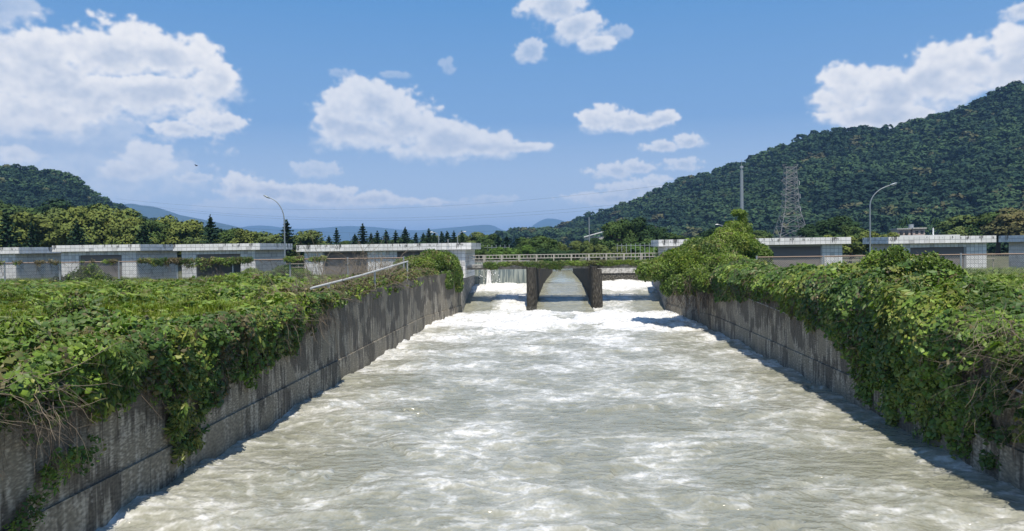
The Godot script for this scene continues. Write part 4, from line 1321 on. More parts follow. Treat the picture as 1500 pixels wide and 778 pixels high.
func trees() -> void:
	leaf_tint("leaf_dark", Vector3(0.030, 0.062, 0.022))
	leaf_tint("leaf_mid", Vector3(0.062, 0.105, 0.028))
	leaf_tint("leaf_yellow", Vector3(0.135, 0.170, 0.042))
	leaf_tint("leaf_olive", Vector3(0.10, 0.135, 0.04))
	leaf_tint("leaf_brown", Vector3(0.125, 0.12, 0.05))
	leaf_tint("leaf_fresh", Vector3(0.085, 0.155, 0.03))
	leaf_tint("leaf_pine", Vector3(0.024, 0.055, 0.026))
	for k in 5: crowns.append(crown(22 + k * 3, 5200, 0.032, 1.0, 0.12))
	var bushes := []
	for k in 3: bushes.append(crown(18, 3200, 0.042, 0.9, 0.0))
	wood = trunk_mesh(0.62, 5)
	conifers = [conifer_crown(17, 9, 0.05, 0.05), conifer_crown(15, 8, 0.055, 0.03)]
	straight = trunk_mesh(0.95, 0)
	row([[-89.7, -118, 12.3, 9.7], [-79.4, -112, 11.1, 8.2], [-79.7, -120, 11.2, 8.3], [-68.9, -110, 10.8, 7.1], [-67.8, -114, 11.3, 8.4], [-60.5, -108, 9.4, 6.5], [-62.7, -118, 9.4, 6.1], [-63.8, -124, 10.3, 5.9], [-56.3, -116, 7.8, 6.0], [-51.8, -112, 6.3, 4.8], [-51.9, -122, 7.6, 6.5], [-47.0, -118, 7.1, 5.6], [-41.6, -112, 5.9, 5.8], [-40.6, -124, 6.5, 6.4], [-36.2, -118, 4.9, 4.1]], "broadleaf_tree", crowns, wood, ["leaf_yellow", "leaf_olive", "leaf_yellow", "leaf_olive", "leaf_mid", "leaf_yellow", "leaf_olive"], "%s sunlit broadleaf tree from the left edge behind the left sheds", "tree", "broadleaf belt behind the left sheds", 1.35)
	row([[-145.3, -190, 19.2, 14.8], [-130.2, -185, 18.0, 12.8], [-124.8, -190, 18.5, 13.2], [-111.6, -180, 16.2, 9.4]], "tall_tree", crowns, wood, ["leaf_dark", "leaf_mid"], "%s tall dark tree from the left, between the belt and the left hill", "tree", "tall dark trees before the left hill", 1.3)
	row([[-71.5, -98, 8.9, 4.4], [-67.4, -97, 6.9, 3.7], [-62.0, -98, 7.5, 3.4], [-52.6, -97, 6.3, 3.7], [-47.1, -104, 7.8, 4.0], [-36.6, -104, 6.6, 3.8], [-35.4, -106, 4.8, 2.4]], "tiered_conifer", conifers, straight, ["leaf_pine"], "%s dark tiered conifer from the left, close behind the left sheds", "conifer", "tiered conifers behind the left sheds", 1.5)
	row([[-44.5, -150, 5.9, 2.2], [-45.0, -157, 7.4, 2.3], [-40.2, -153, 6.1, 2.3], [-40.4, -160, 7.7, 2.4], [-37.7, -156, 6.7, 2.3], [-35.5, -152, 6.7, 2.2], [-35.3, -159, 7.2, 2.3], [-32.5, -155, 6.3, 2.3], [-29.8, -151, 6.7, 2.2], [-29.0, -158, 6.3, 2.3], [-26.8, -154, 6.2, 2.3], [-25.0, -150, 6.5, 2.2], [-25.1, -157, 6.2, 2.3], [-23.0, -153, 6.1, 2.3], [-22.9, -160, 6.7, 2.4], [-21.0, -156, 6.4, 2.3], [-18.9, -152, 5.9, 2.2], [-12.4, -159, 5.1, 2.3], [-10.4, -155, 5.6, 2.3], [-8.2, -151, 4.8, 2.2]], "row_conifer", conifers, straight, ["leaf_pine", "leaf_dark", "leaf_pine"], "%s small conifer from the left in the row above the longest left shed", "conifer", "conifer row above the long left shed", 2.3)
	row([[-51.0, -185, 6.1, 6.4], [-44.0, -190, 6.9, 5.9], [-38.1, -190, 6.9, 6.6], [-31.4, -190, 7.0, 6.6], [-21.8, -175, 7.5, 5.5], [-17.8, -172, 7.6, 6.0], [-15.1, -168, 6.6, 4.9], [-5.2, -125, 4.7, 3.7], [-2.5, -120, 5.0, 4.2], [-0.2, -122, 4.4, 3.6], [2.6, -135, 4.2, 4.7]], "round_tree", crowns, wood, ["leaf_mid", "leaf_olive", "leaf_mid", "leaf_olive", "leaf_fresh"], "%s rounded tree from the left in the gap behind the footbridge and conifers", "tree", "rounded trees behind the conifer row and footbridge", 1.35)
	row([[6.4, -158, 5.3, 4.4], [8.6, -156, 5.0, 4.0], [10.1, -138, 7.8, 5.3], [13.5, -140, 8.4, 6.1], [16.2, -138, 7.5, 4.8], [20.5, -145, 5.9, 6.3], [23.9, -140, 5.3, 6.1], [29.4, -150, 6.4, 6.0], [40.1, -160, 5.9, 8.3], [47.0, -150, 7.2, 7.3], [51.0, -150, 8.5, 9.1], [53.0, -146, 7.4, 6.3]], "valley_tree", crowns, wood, ["leaf_dark", "leaf_dark", "leaf_mid", "leaf_dark"], "%s dark green tree from the left at the foot of the wooded hill", "tree", "dark trees at the hill foot", 1.3)
	row([[83.4, -165, 9.4, 10.0], [85.7, -160, 10.2, 11.1], [84.3, -150, 9.3, 9.1], [91.5, -155, 9.5, 10.7]], "spreading_tree", crowns, wood, ["leaf_olive", "leaf_brown", "leaf_mid"], "%s broad olive-brown tree from the left above the rightmost shed", "tree", "spreading trees at the right edge", 1.3)
	row([[40.2, -112, 4.8, 3.5], [42.2, -110, 4.9, 3.8], [45.7, -112, 4.7, 3.5], [37.6, -113, 4.4, 3.2]], "yellow_shrub", bushes, wood, ["leaf_yellow"], "%s yellow-green shrub from the left behind the right street lamp", "shrub", "yellow shrubs behind the right lamp", 1.4)
	# shrubs on the far bank behind the footbridge
	var list := []
	for k in 17: list.append([-15.0 + k * 2.1 + rnd(-0.6, 0.6), -104.0 - rnd(0, 14), rnd(2.7, 3.9) + (0.5 if k > 8 else 0.0), rnd(2.6, 4.0)])
	row(list, "bank_shrub", bushes, wood, ["leaf_mid", "leaf_fresh", "leaf_dark", "leaf_olive", "leaf_fresh"], "%s shrub from the left on the far bank right behind the footbridge", "shrub", "shrubs on the bank behind the footbridge", 1.25)
	list = []
	for k in 9: list.append([14.0 + k * 3.6 + rnd(-0.8, 0.8), -118.0 - rnd(0, 12), rnd(4.0, 5.0), rnd(3.6, 5.0)])
	row(list, "hedge_shrub", bushes, wood, ["leaf_mid", "leaf_dark", "leaf_olive"], "%s shrub from the left above the roof of the long right shed", "shrub", "shrubs behind the long right shed", 1.3)
	# areca palms before the hill
	var frond := MB.new()
	for k in 13:
		var a := TAU * k / 13 + rnd(-0.2, 0.2)
		var d := Vector3(cos(a), 0, sin(a))
		var s := Vector3(-sin(a), 0, cos(a))
		var lift := rnd(0.02, 0.13)
		var prev := Vector3(0, 0.86, 0)
		for j in 4:
			var t := (j + 1) / 4.0
			var p := Vector3(0, 0.86 + lift * sin(t * PI) * 1.2 - 0.10 * t * t + lift * 0.5, 0) + d * t
			frond.col = Color(1, 1, 1) * rnd(0.8, 1.2)
			frond.quad(prev - s * 0.13 - Vector3(0, 0.02, 0), prev + s * 0.13 - Vector3(0, 0.02, 0), p + s * 0.11 * (1.1 - t) - Vector3(0, 0.02, 0), p - s * 0.11 * (1.1 - t) - Vector3(0, 0.02, 0), Vector3.UP)
			prev = p
	var fm := frond.mesh()
	var pt := MB.new()
	pt.tube([Vector3.ZERO, Vector3(0, 0.87, 0)], [0.13, 0.09], 6)
	var pm := pt.mesh()
	list = []
	for k in 15: list.append([98.0 + k * 1.45 + rnd(-0.5, 0.5), -228.0 - rnd(0, 22), rnd(6.5, 9.6), 2.0])
	list.sort_custom(func(a: Array, b: Array) -> bool: return a[0] / -a[1] < b[0] / -b[1])
	for k in list.size():
		var q: Array = list[k]
		var o := thing("palm_tree", Vector3(q[0], 0, q[1]), "%s slender palm from the left in the row right of the pinkish house" % ORD[k], "palm", "palms before the wooded hill")
		part("trunk", pm, o, M.bark).scale = Vector3(1, q[2], 1)
		var c := part("fronds", fm, o, M.leaf_dark)
		c.scale = Vector3(1.5, q[2], 1.5)
		c.rotation.y = k * 0.7
	# woods that read as one mass
	var protos := []
	for k in 4: protos.append(crown(9 + k, 420, 0.085, 1.0, 0.02))
	for p in protos: p.surface_set_material(0, M.far_leaf)
	var on_sheet := func(called: String, label: String, pts: Array, n: int, lo: float, hi: float) -> void:
		var holder := Node3D.new()
		holder.name = called
		add_child(holder)
		tag(holder, label, "forest", "", "stuff")
		var fl := [Flock.new(), Flock.new(), Flock.new(), Flock.new()]
		for k in n:
			var s := rnd(0, pts.size() - 1.001)
			var t := rnd(0, pts[0].size() - 1.001)
			var i := int(s); var j := int(t)
			var p: Vector3 = pts[i][j].lerp(pts[i + 1][j], s - i).lerp(pts[i][j + 1].lerp(pts[i + 1][j + 1], s - i), t - j)
			place_crown(fl[k % 4], p, lerpf(lo, hi, pow(rng.randf(), 1.7)))
		for k in 4: flock("canopy", protos[k], fl[k], holder)
	on_sheet.call("hill_forest", "dense dark forest covering the right hill", right_hill, 17000, 7.5, 21.0)
	on_sheet.call("hill_forest_001", "dense forest covering the left hill", left_hill, 5600, 6.5, 16.0)
	var holder := Node3D.new()
	holder.name = "valley_wood"
	add_child(holder)
	tag(holder, "mixed woodland filling the flat valley behind the sheds", "woodland", "", "stuff")
	var fl := [Flock.new(), Flock.new(), Flock.new(), Flock.new()]
	for k in 5200:
		var z := -rnd(128.0, 620.0)
		var x := rnd(-0.78, 0.74) * -z + 0.0
		if absf(x - 88.0) < 7.0 and z > -204.0: continue
		var q := x / -z
		var lim := 4.0
		if q < -0.42: lim = 9.0
		elif q < -0.30: lim = 6.0
		elif q < -0.1: lim = 5.4
		elif q < 0.12: lim = 3.6
		else: lim = 4.2
		if z > -170.0 and q > -0.3: continue
		var s := lim * rnd(0.75, 1.1) * (1.0 + 0.1 * clampf((-z - 200.0) / 300.0, 0, 1))
		place_crown(fl[k % 4], Vector3(x, -0.3, z), s, 1.25)
	for k in 4: flock("canopy", protos[k], fl[k], holder)

func place_crown(f: Flock, p: Vector3, s: float, wide := 1.15) -> void:
	var a := rnd(0, TAU)
	var w := s * wide * rnd(0.85, 1.3)
	var n := lump.get_noise_3d(p.x * 0.13, p.y * 0.2, p.z * 0.13)
	var c := Vector3(0.017, 0.043, 0.026).lerp(Vector3(0.052, 0.100, 0.042), clampf(0.42 + n * 1.5 + rnd(-0.45, 0.45), 0, 1))
	if rng.randf() < 0.05: c = c.lerp(Vector3(0.14, 0.13, 0.06), 0.6)
	f.put(Vector3(cos(a) * w, 0, -sin(a) * w), Vector3(0, s, 0), Vector3(sin(a) * w, 0, cos(a) * w), p - Vector3(0, s * 0.12, 0), Color(c.x, c.y, c.z))

# ------------------------------------------------------------------ creepers, undergrowth, bushes
func sprig(leaves: int, rad: float, size: float, long_ := 0.85) -> ArrayMesh:
	var b := MB.new()
	for k in leaves:
		var a := rnd(0, TAU)
		var r := rad * sqrt(rng.randf())
		var p := Vector3(cos(a) * r, rnd(-0.4, 0.5) * rad, sin(a) * r)
		var nn := (Vector3.UP * 0.8 + Vector3(cos(a), 0, sin(a)) * 0.35 + rdir() * 0.75).normalized()
		var v := rnd(0.6, 1.35)
		b.col = Color(v * rnd(0.9, 1.15), v, v * rnd(0.8, 1.1))
		facet(b, p, nn, size * rnd(0.6, 1.3), long_, Vector3.UP * 0.15)
	return b.mesh(M.leaf)
func grass_tuft() -> ArrayMesh:
	var b := MB.new()
	for k in 16:
		var a := rnd(0, TAU)
		var d := Vector3(cos(a), 0, sin(a))
		var s := Vector3(-sin(a), 0, cos(a)) * rnd(0.008, 0.016)
		var h := rnd(0.3, 0.62)
		var o := Vector3(rnd(-0.12, 0.12), 0, rnd(-0.12, 0.12))
		var v := rnd(0.7, 1.3)
		b.col = Color(v, v, v)
		var m := o + d * h * 0.22 + Vector3(0, h * 0.65, 0)
		var nn := (Vector3.UP + d * 0.4).normalized()
		var k0 := b.vert(o - s, nn); b.vert(o + s, nn); b.vert(m + s * 0.8, nn); b.vert(m - s * 0.8, nn); b.vert(o + d * h * 0.6 + Vector3(0, h, 0), nn)
		b.tri(k0, k0 + 1, k0 + 2); b.tri(k0, k0 + 2, k0 + 3); b.tri(k0 + 3, k0 + 2, k0 + 4)
	return b.mesh(M.leaf)
func put_sprig(f: Flock, p: Vector3, nn: Vector3, s: float, c: Vector3) -> void:
	var y := (nn + rdir() * 0.35).normalized()
	var x := y.cross(rdir()).normalized()
	var z := x.cross(y)
	var v := rnd(0.75, 1.25)
	f.put(x * s, y * s, z * s, p, Color(c.x * v, c.y * v, c.z * v))
const BRIGHT := Vector3(0.215, 0.300, 0.040)
const MIDDLE := Vector3(0.110, 0.190, 0.032)
const DEEP := Vector3(0.056, 0.108, 0.022)
const YELLOW := Vector3(0.250, 0.260, 0.055)
const DRY := Vector3(0.135, 0.112, 0.050)
func leaf_color(p: Vector3, dry := 0.12) -> Vector3:
	var a := lump.get_noise_3d(p.x * 2.2, p.y * 2.2, p.z * 2.2) + rnd(-0.3, 0.3)
	var b := fine.get_noise_3d(p.x, p.y + 40.0, p.z) * 0.5 + lump.get_noise_3d(p.z * 2.0, p.x * 2.0, 77.0)
	var c := DEEP.lerp(MIDDLE, clampf(0.75 + a * 1.6, 0, 1)).lerp(BRIGHT, clampf(a * 1.8 + 0.1, 0, 1))
	if b > 0.2 and rng.randf() < 0.45: c = c.lerp(YELLOW, 0.7)
	if rng.randf() < dry * (0.5 + 5.0 * clampf(-b * 3.0 - 0.2, 0, 1)): c = DRY * rnd(0.6, 1.3)
	return c
func spread_flocks() -> Array: return [Flock.new(), Flock.new(), Flock.new(), Flock.new(), Flock.new()]
func pick(p: Vector3, k: int) -> int:
	# patches of a long-leaved species, and dead stems here and there
	if rng.randf() < 0.014: return 4
	if lump.get_noise_3d(p.x * 2.6 + 50.0, p.y * 2.6, p.z * 2.6) > 0.16: return 3
	return k % 3
func hang_up(fl: Array, meshes: Array, parent: Node, called := "foliage") -> void:
	for k in 5:
		if fl[k].count: flock(called if k < 4 else "dead_stems", meshes[k], fl[k], parent)
func twigs(n: int, at: Callable, length: float, sag: float, r: float) -> ArrayMesh:
	# bare bent stems
	var b := MB.new()
	for k in n:
		var q: Array = at.call()
		var p: Vector3 = q[0]
		var d: Vector3 = q[1]
		var pts := []
		var rad := []
		var l := length * rnd(0.5, 1.2)
		var rr := r * rnd(0.5, 1.3)
		for j in 6:
			pts.append(p); rad.append(rr * (1.0 - j * 0.14))
			d = (d + rdir() * 0.35 + Vector3(0, -sag, 0)).normalized()
			p += d * l / 5.0
		b.tube(pts, rad, 4)
		for j in [2, 3, 4]:
			if rng.randf() < 0.55:
				var e: Vector3 = ((pts[j] - pts[j - 1]).normalized() + rdir() * 0.9).normalized()
				var m: Vector3 = pts[j] + e * l * 0.16
				b.tube([pts[j], m, m + (e + rdir() * 0.5 - Vector3(0, sag, 0)).normalized() * l * 0.14], [rad[j] * 0.7, rad[j] * 0.5, rad[j] * 0.25], 3)
	return b.mesh()

const LEFT_HANG := [[12.0, -0.9], [14.3, -0.75], [15.4, -0.95], [16.5, -0.5], [18.1, -0.95], [19.5, -0.6], [20.7, -1.5], [21.2, -2.85], [22.4, -2.95], [23.2, -1.8], [25.0, -1.5], [28.4, -1.55], [31.5, -0.94], [34.3, 0.1], [35.6, 0.4]]
const RIGHT_HANG := [[15.0, -2.0], [20.3, -2.4], [21.5, -3.2], [23.7, -3.35], [28.5, -3.4], [31.0, -3.1], [32.5, -2.0], [34.5, -1.15], [37.8, -0.85], [42.4, -0.2], [48.4, -0.2], [54.0, -0.6], [60.0, -1.4]]
const RIGHT_TOP := [[14.0, 0.7], [20.0, 0.5], [22.5, 0.55], [24.0, 0.8], [25.0, 1.1], [27.0, 1.45], [30.0, 1.85], [33.0, 2.0], [37.0, 1.6], [43.0, 1.3], [50.0, 1.1], [58.0, 1.3], [64.0, 1.6]]

func mound(x: float, z: float) -> float:
	var n := lump.get_noise_2d(x * 1.6, z * 1.6)
	var h := 0.14 + 0.8 * clampf(n + 0.22, 0, 1) + 0.22 * fine.get_noise_2d(x, z)
	h += 0.2 * exp(-(pow((x + 12.2) / 1.3, 2))) * clampf((46.0 + z) / 12.0, 0, 1)
	h *= 1.0 - 0.55 * sstep(36.0, 52.0, -z)
	h += 0.75 * exp(-(pow((x + 26.0) / 4.2, 2) + pow((z + 60.0) / 2.6, 2)))
	h *= 1.0 - 0.75 * exp(-(pow((x + 31.0) / 5.0, 2) + pow((z + 61.0) / 3.0, 2)))
	return maxf(0.06, h)

func greenery() -> void:
	for k in 3:
		sprigs.append(sprig([9, 13, 7][k], [0.18, 0.17, 0.2][k], [0.075, 0.052, 0.09][k]))
		wide_sprigs.append(sprig(13, 0.2, 0.058))
	var long_leaf := sprig(10, 0.2, 0.05, 1.9)
	var dead := MB.new()
	for k in 7:
		var q := rdir() * 0.12
		var d := (rdir() + Vector3(0, 0.3, 0)).normalized()
		dead.tube([q, q + d * 0.16, q + (d + rdir() * 0.4).normalized() * 0.34], [0.007, 0.005, 0.003], 3)
	var dead_sprig := dead.mesh(M.twig)
	sprigs.append(long_leaf); sprigs.append(dead_sprig)
	wide_sprigs.append(long_leaf); wide_sprigs.append(dead_sprig)
	blades = grass_tuft()
	# --- left bank ground cover
	var holder := thing("bank_undergrowth", Vector3.ZERO, "bright green creeper and weeds carpeting the left bank up to the fence", "ground cover")
	holder.set_meta("kind", "stuff")
	var fl := spread_flocks()
	for k in 62000:
		var d := 12.5 + 53.0 * pow(rng.randf(), 1.25)
		var x := LEFT_X - 0.1 - rng.randf() * (0.82 * d + 3.0 + LEFT_X)
		if x > LEFT_X or rng.randf() > 22.0 / d + 0.08: continue
		var p := Vector3(x, 0, -d)
		p.y = mound(x, -d) * rnd(0.35, 1.05) + 0.02
		var c := leaf_color(p, 0.10)
		c = c.lerp(BRIGHT, 0.3 * rng.randf())
		put_sprig(fl[pick(p, k)], p, Vector3(0, 1, 0.15), rnd(0.85, 1.25) * (0.8 + d / 45.0), c)
	hang_up(fl, sprigs, holder)
	var tufts := Flock.new()
	for k in 26000:
		var d := rnd(26.0, 74.5)
		var x := -rnd(12.5, 0.8 * d)
		var z := -d
		if lump.get_noise_2d(x * 1.1 + 200.0, z * 1.1) < 0.02 - 0.12 * sstep(34.0, 50.0, d): continue
		var c := BRIGHT.lerp(YELLOW, rng.randf()) * rnd(0.85, 1.2)
		var s := rnd(0.6, 1.2)
		tufts.put(Vector3(s, 0, 0), Vector3(0, s * rnd(0.4, 0.9), 0), Vector3(0, 0, s), Vector3(x, mound(x, z) * 0.75 - 0.05, z), Color(c.x, c.y, c.z))
	flock("grass", blades, tufts, holder)
	# taller weeds that stand out of the left carpet
	var spots := [[-14.2, -19.5, 0.9, "tall"], [-17.5, -27.0, 1.0, "broad"], [-22.0, -38.0, 1.1, "pale"], [-15.5, -33.0, 0.8, "low"], [-27.5, -47.0, 0.9, "dark"], [-20.0, -52.0, 0.8, "small"]]
	var where := ["nearest the bare concrete slab", "near the scrap of plastic", "in the middle of the left bank", "near the start of the white pipe rail", "left of the open doorway", "below the left street lamp"]
	for k in spots.size():
		var q: Array = spots[k]
		var b0 := mound(q[0], q[1])
		blob_bush("bank_weed", "%s clump of weeds in the left creeper %s" % [q[3], where[k]], "weed", [[Vector3(q[0], b0 + q[2] * 0.25, q[1]), Vector3(0.5, 0.4, 0.5)], [Vector3(q[0] + 0.5, b0 + q[2] * 0.4, q[1] + 0.3), Vector3(0.3, 0.45, 0.3)], [Vector3(q[0] - 0.4, b0 + q[2] * 0.35, q[1] - 0.2), Vector3(0.35, 0.35, 0.35)]], 260, 1.1, 0.05, [0.6, 0.2, 0.9, 0.4, 0.0, 0.5][k])
	# --- right bank grass
	holder = thing("bank_grass", Vector3.ZERO, "bright green tall grass on the right bank before the fence", "grass")
	holder.set_meta("kind", "stuff")
	tufts = Flock.new()
	for k in 16000:
		var d := rnd(14.0, 75.0)
		var x := 13.5 + rng.randf() * (0.74 * d - 6.0)
		if x < 13.5: continue
		var c := BRIGHT.lerp(YELLOW, rng.randf() * 0.45) * rnd(0.8, 1.2)
		var s := rnd(0.8, 1.3)
		tufts.put(Vector3(s, 0, 0), Vector3(0, s * rnd(0.5, 1.0), 0), Vector3(0, 0, s), Vector3(x, -0.08, -d), Color(c.x, c.y, c.z))
	flock("tufts", blades, tufts, holder)
	fl = spread_flocks()
	for k in 9000:
		var d := rnd(16.0, 70.0)
		var x := 14.0 + rng.randf() * (0.72 * d - 5.0)
		if x < 14.0: continue
		var p := Vector3(x, rnd(0.0, 0.45), -d)
		put_sprig(fl[pick(p, k)], p, Vector3.UP, rnd(0.9, 1.6), leaf_color(p, 0.03).lerp(BRIGHT, 0.4))
	hang_up(fl, sprigs, holder, "weeds")
	# --- creepers hanging over the left wall, one plant after another
	var parts := [[12.0, 15.8, "tangled creeper with bare stems at the lower left corner"], [15.8, 19.6, "leafy creeper draped over the left wall beside the bare concrete slab"], [19.6, 23.6, "creeper trailing longest down the left wall, almost to the water"], [23.6, 29.0, "broad green creeper over the left wall with browning leaves"], [29.0, 36.0, "brownish creeper thinning out over the left wall before the white pipe rail"]]
	for q in parts:
		var o := thing("hanging_creeper", Vector3.ZERO, q[2], "creeper", "creepers over the left wall")
		fl = spread_flocks()
		var n := int((q[1] - q[0]) * 900)
		for k in n:
			var d := rnd(q[0] - 0.3, q[1] + 0.3)
			var top := wall_top(d) + 0.12 + 0.6 * mound(LEFT_X - 0.8, -d)
			var bot: float = table(LEFT_HANG, d) + 0.7 * fine.get_noise_2d(d * 2.2, 9.0)
			var t := pow(rng.randf(), 1.35)
			if q[0] < 13.0 and t > 0.45 and rng.randf() < 0.6: continue
			var y := lerpf(top, bot, t)
			var bulge := 0.12 + 0.38 * (1.0 - t) * (0.7 + fine.get_noise_2d(d * 1.2, y * 1.2)) + 0.10 * rng.randf()
			var p := Vector3(left_x(d) + bulge - (0.5 * rng.randf() if y > wall_top(d) + 0.1 else 0.0), y, -d)
			if fine.get_noise_2d(d * 2.6 + 60.0, y * 2.6) < -0.16 + t * 0.32 and t > 0.18: continue
			var c := leaf_color(p, 0.09 if d < 25.0 else 0.24)
			put_sprig(fl[pick(p, k)], p, Vector3(0.75, 0.65, 0.25), rnd(0.8, 1.15), c)
		hang_up(fl, sprigs, o)
		var stems := twigs(int((q[1] - q[0]) * 9), func() -> Array:
			var d := rnd(q[0], q[1])
			return [Vector3(left_x(d) + rnd(0.05, 0.3), wall_top(d) + rnd(-0.2, 0.5), -d), Vector3(0.15, -0.6, rnd(-0.6, 0.6)).normalized()], 1.7, 0.25, 0.012)
		part("stems", stems, o, M.dark_twig)
		if q[0] < 13.0 or q[0] > 28.0:
			stems = twigs(170 if q[0] < 13.0 else 90, func() -> Array:
				var d := rnd(q[0] + 0.3, q[1])
				return [Vector3(left_x(d) + rnd(0.1, 0.55), wall_top(d) + rnd(-0.5, 0.35), -d), Vector3(rnd(-0.1, 0.4), rnd(-0.7, 0.2), rnd(-1.0, 1.0)).normalized()], 1.5, 0.12, 0.008)
			part("bare_stems", stems, o, M.twig)
	# small sprays low on the left wall
	var o := thing("wall_weed", Vector3.ZERO, "small spray of leaves low on the left wall near the lower corner", "weed")
	fl = spread_flocks()
	for k in 110:
		var t := rng.randf()
		var d := 14.6 + 2.9 * t
		var p := Vector3(LEFT_X + rnd(0.05, 0.3), lerpf(-2.5, -1.5, t) + rnd(-0.25, 0.25) - 0.2 * sin(t * 9.0), -d)
		put_sprig(fl[pick(p, k)], p, Vector3(0.8, 0.6, 0.2), rnd(0.5, 0.9), leaf_color(p, 0.1))
	hang_up(fl, sprigs, o)
	# --- dead twigs and dry creeper round the fallen pipe
	o = thing("dry_bramble", Vector3.ZERO, "pale dead bramble heaped around the white pipe rail", "bramble")
	part("bare_stems", twigs(330, func() -> Array:
		var d := rnd(34.0, 60.0)
		var off := rnd(-2.8, 0.25)
		return [Vector3(left_x(d) + off, wall_top(d) + rnd(-0.1, 0.5), -d), Vector3(rnd(-0.6, 0.8), rnd(-0.1, 1.0), rnd(-0.8, 0.8)).normalized()], 1.9, 0.14, 0.016), o, M.twig)
	part("tall_canes", twigs(60, func() -> Array:
		var d := rnd(44.0, 56.0)
		return [Vector3(left_x(d) - rnd(0.6, 4.0), wall_top(d) + 0.2, -d), Vector3(rnd(-0.7, 0.7), 1.0, rnd(-0.3, 0.3)).normalized()], 3.0, 0.06, 0.018), o, M.twig)
	fl = spread_flocks()
	for k in 3000:
		var d := rnd(34.0, 66.0)
		var p := Vector3(left_x(d) - rnd(-0.2, 3.2), 0, -d)
		p.y = wall_top(d) + rnd(0.0, 0.55)
		var c := DRY * rnd(0.6, 1.4) if rng.randf() < 0.5 else leaf_color(p, 0.2)
		put_sprig(fl[pick(p, k)], p, Vector3.UP, rnd(0.7, 1.2), c)
	hang_up(fl, sprigs, o)
	# --- ivy mound where the left wall meets the long shed
	blob_bush("ivy_mound", "rounded green ivy mound on the left wall end below the long shed", "ivy", [[Vector3(-12.6, 1.2, -69.0), Vector3(1.9, 0.9, 1.6)], [Vector3(-11.3, 1.5, -70.4), Vector3(1.5, 1.0, 1.5)], [Vector3(-10.4, 1.35, -71.6), Vector3(1.1, 1.0, 1.4)], [Vector3(-9.7, 0.6, -71.6), Vector3(0.6, 1.3, 1.2)], [Vector3(-9.5, -0.5, -72.0), Vector3(0.35, 1.0, 0.9)], [Vector3(-10.2, -0.2, -69.6), Vector3(0.6, 0.9, 1.6)]], 5200, 1.3, 0.05, 0.25)
	# --- right hedge of creeper along the wall, plant by plant
	var right_parts := [[14.5, 22.6, "shaded creeper with bare twigs at the right edge"], [22.6, 28.0, "lush dark creeper reaching down the right wall to the water"], [28.0, 33.2, "tallest leafy mound on the right wall, trailing to the water"], [33.2, 40.0, "creeper with short trails over the stained right wall"], [40.0, 48.0, "low creeper along the top of the right wall"], [48.0, 58.5, "creeper on the right wall beside the big overhanging bush"]]
	for q in right_parts:
		o = thing("wall_creeper", Vector3.ZERO, q[2], "creeper", "creepers over the right wall")
		fl = spread_flocks()
		var n := int((q[1] - q[0]) * 1750)
		for k in n:
			var d := rnd(q[0] - 0.3, q[1] + 0.3)
			if rng.randf() > 30.0 / d + 0.25: continue
			var hgt: float = table(RIGHT_TOP, d) * (0.70 + 0.34 * (0.5 + fine.get_noise_2d(d * 0.8, 3.0)))
			var wt := wall_top(d)
			var p := Vector3.ZERO
			var nn := Vector3.UP
			if rng.randf() < 0.52:
				# crown of the hedge
				var x := RIGHT_X - 0.5 + 4.2 * rng.randf()
				var arch := 1.0 - pow(absf(x - 13.3) / 2.5, 2.2)
				p = Vector3(x, wt * 0.3 + hgt * clampf(arch, 0.12, 1.0) * rnd(0.72, 1.03) + 0.25 * fine.get_noise_2d(x, d), -d)
				nn = Vector3((x - 13.6) * 0.3, 1.0, 0.25)
			else:
				# curtain down the face
				var bot: float = table(RIGHT_HANG, d) + 0.8 * fine.get_noise_2d(d * 1.9, 5.0)
				var t := pow(rng.randf(), 1.1)
				var y := lerpf(hgt * 0.7 + wt * 0.3, bot, t)
				if d < 22.8 and y < 0.1 and (fine.get_noise_2d(d * 1.7 + 9.0, y * 1.7) < 0.16): continue
				if fine.get_noise_2d(d * 2.2 + 31.0, y * 2.2) < -0.22 + t * 0.3 and t > 0.25: continue
				var out := 0.10 + 0.75 * sin(clampf(t * 1.1 + 0.15, 0, 1) * PI) * (0.55 + 0.5 * fine.get_noise_2d(d * 0.9, y * 0.9)) * (1.0 if d < 34.0 else 0.5)
				p = Vector3(right_x(d) - out * rnd(0.6, 1.05), y, -d)
				nn = Vector3(-0.7, 0.7, 0.3)
			put_sprig(fl[pick(p, k)], p, nn, rnd(0.85, 1.3) * (0.85 + d / 120.0), leaf_color(p, 0.05))
		hang_up(fl, sprigs, o)
		part("stems", twigs(int((q[1] - q[0]) * 8), func() -> Array:
			var d := rnd(q[0], q[1])
			return [Vector3(right_x(d) - rnd(0.05, 0.4), wall_top(d) + rnd(-0.3, 0.8), -d), Vector3(-0.15, -0.6, rnd(-0.6, 0.6)).normalized()], 1.8, 0.25, 0.012), o, M.dark_twig)
		if q[0] < 20.0:
			part("bare_stems", twigs(260, func() -> Array:
				var d := rnd(17.5, 22.6)
				return [Vector3(right_x(d) - rnd(0.1, 0.6), wall_top(d) + rnd(-1.6, 0.7), -d), Vector3(rnd(-0.4, 0.1), rnd(-0.6, 0.35), rnd(-1.0, 1.0)).normalized()], 1.6, 0.1, 0.008), o, M.twig)
	# leafy shoots standing out of the hedge top
	for q in [[-31.5, 13.0, 2.3, "upright leafy shoot on the hedge left of the right street lamp"], [-29.2, 13.3, 2.1, "upright leafy shoot on the hedge below the right street lamp"], [-34.5, 13.4, 2.1, "pale leafy shoot on the hedge top before the long right shed"]]:
		blob_bush("leafy_shoot", q[3], "shoot", [[Vector3(q[1], q[2] - 0.3, q[0]), Vector3(0.42, 0.5, 0.4)], [Vector3(q[1] + 0.3, q[2] - 0.5, q[0] + 0.3), Vector3(0.5, 0.4, 0.4)]], 300, 1.15, 0.0, 0.6)
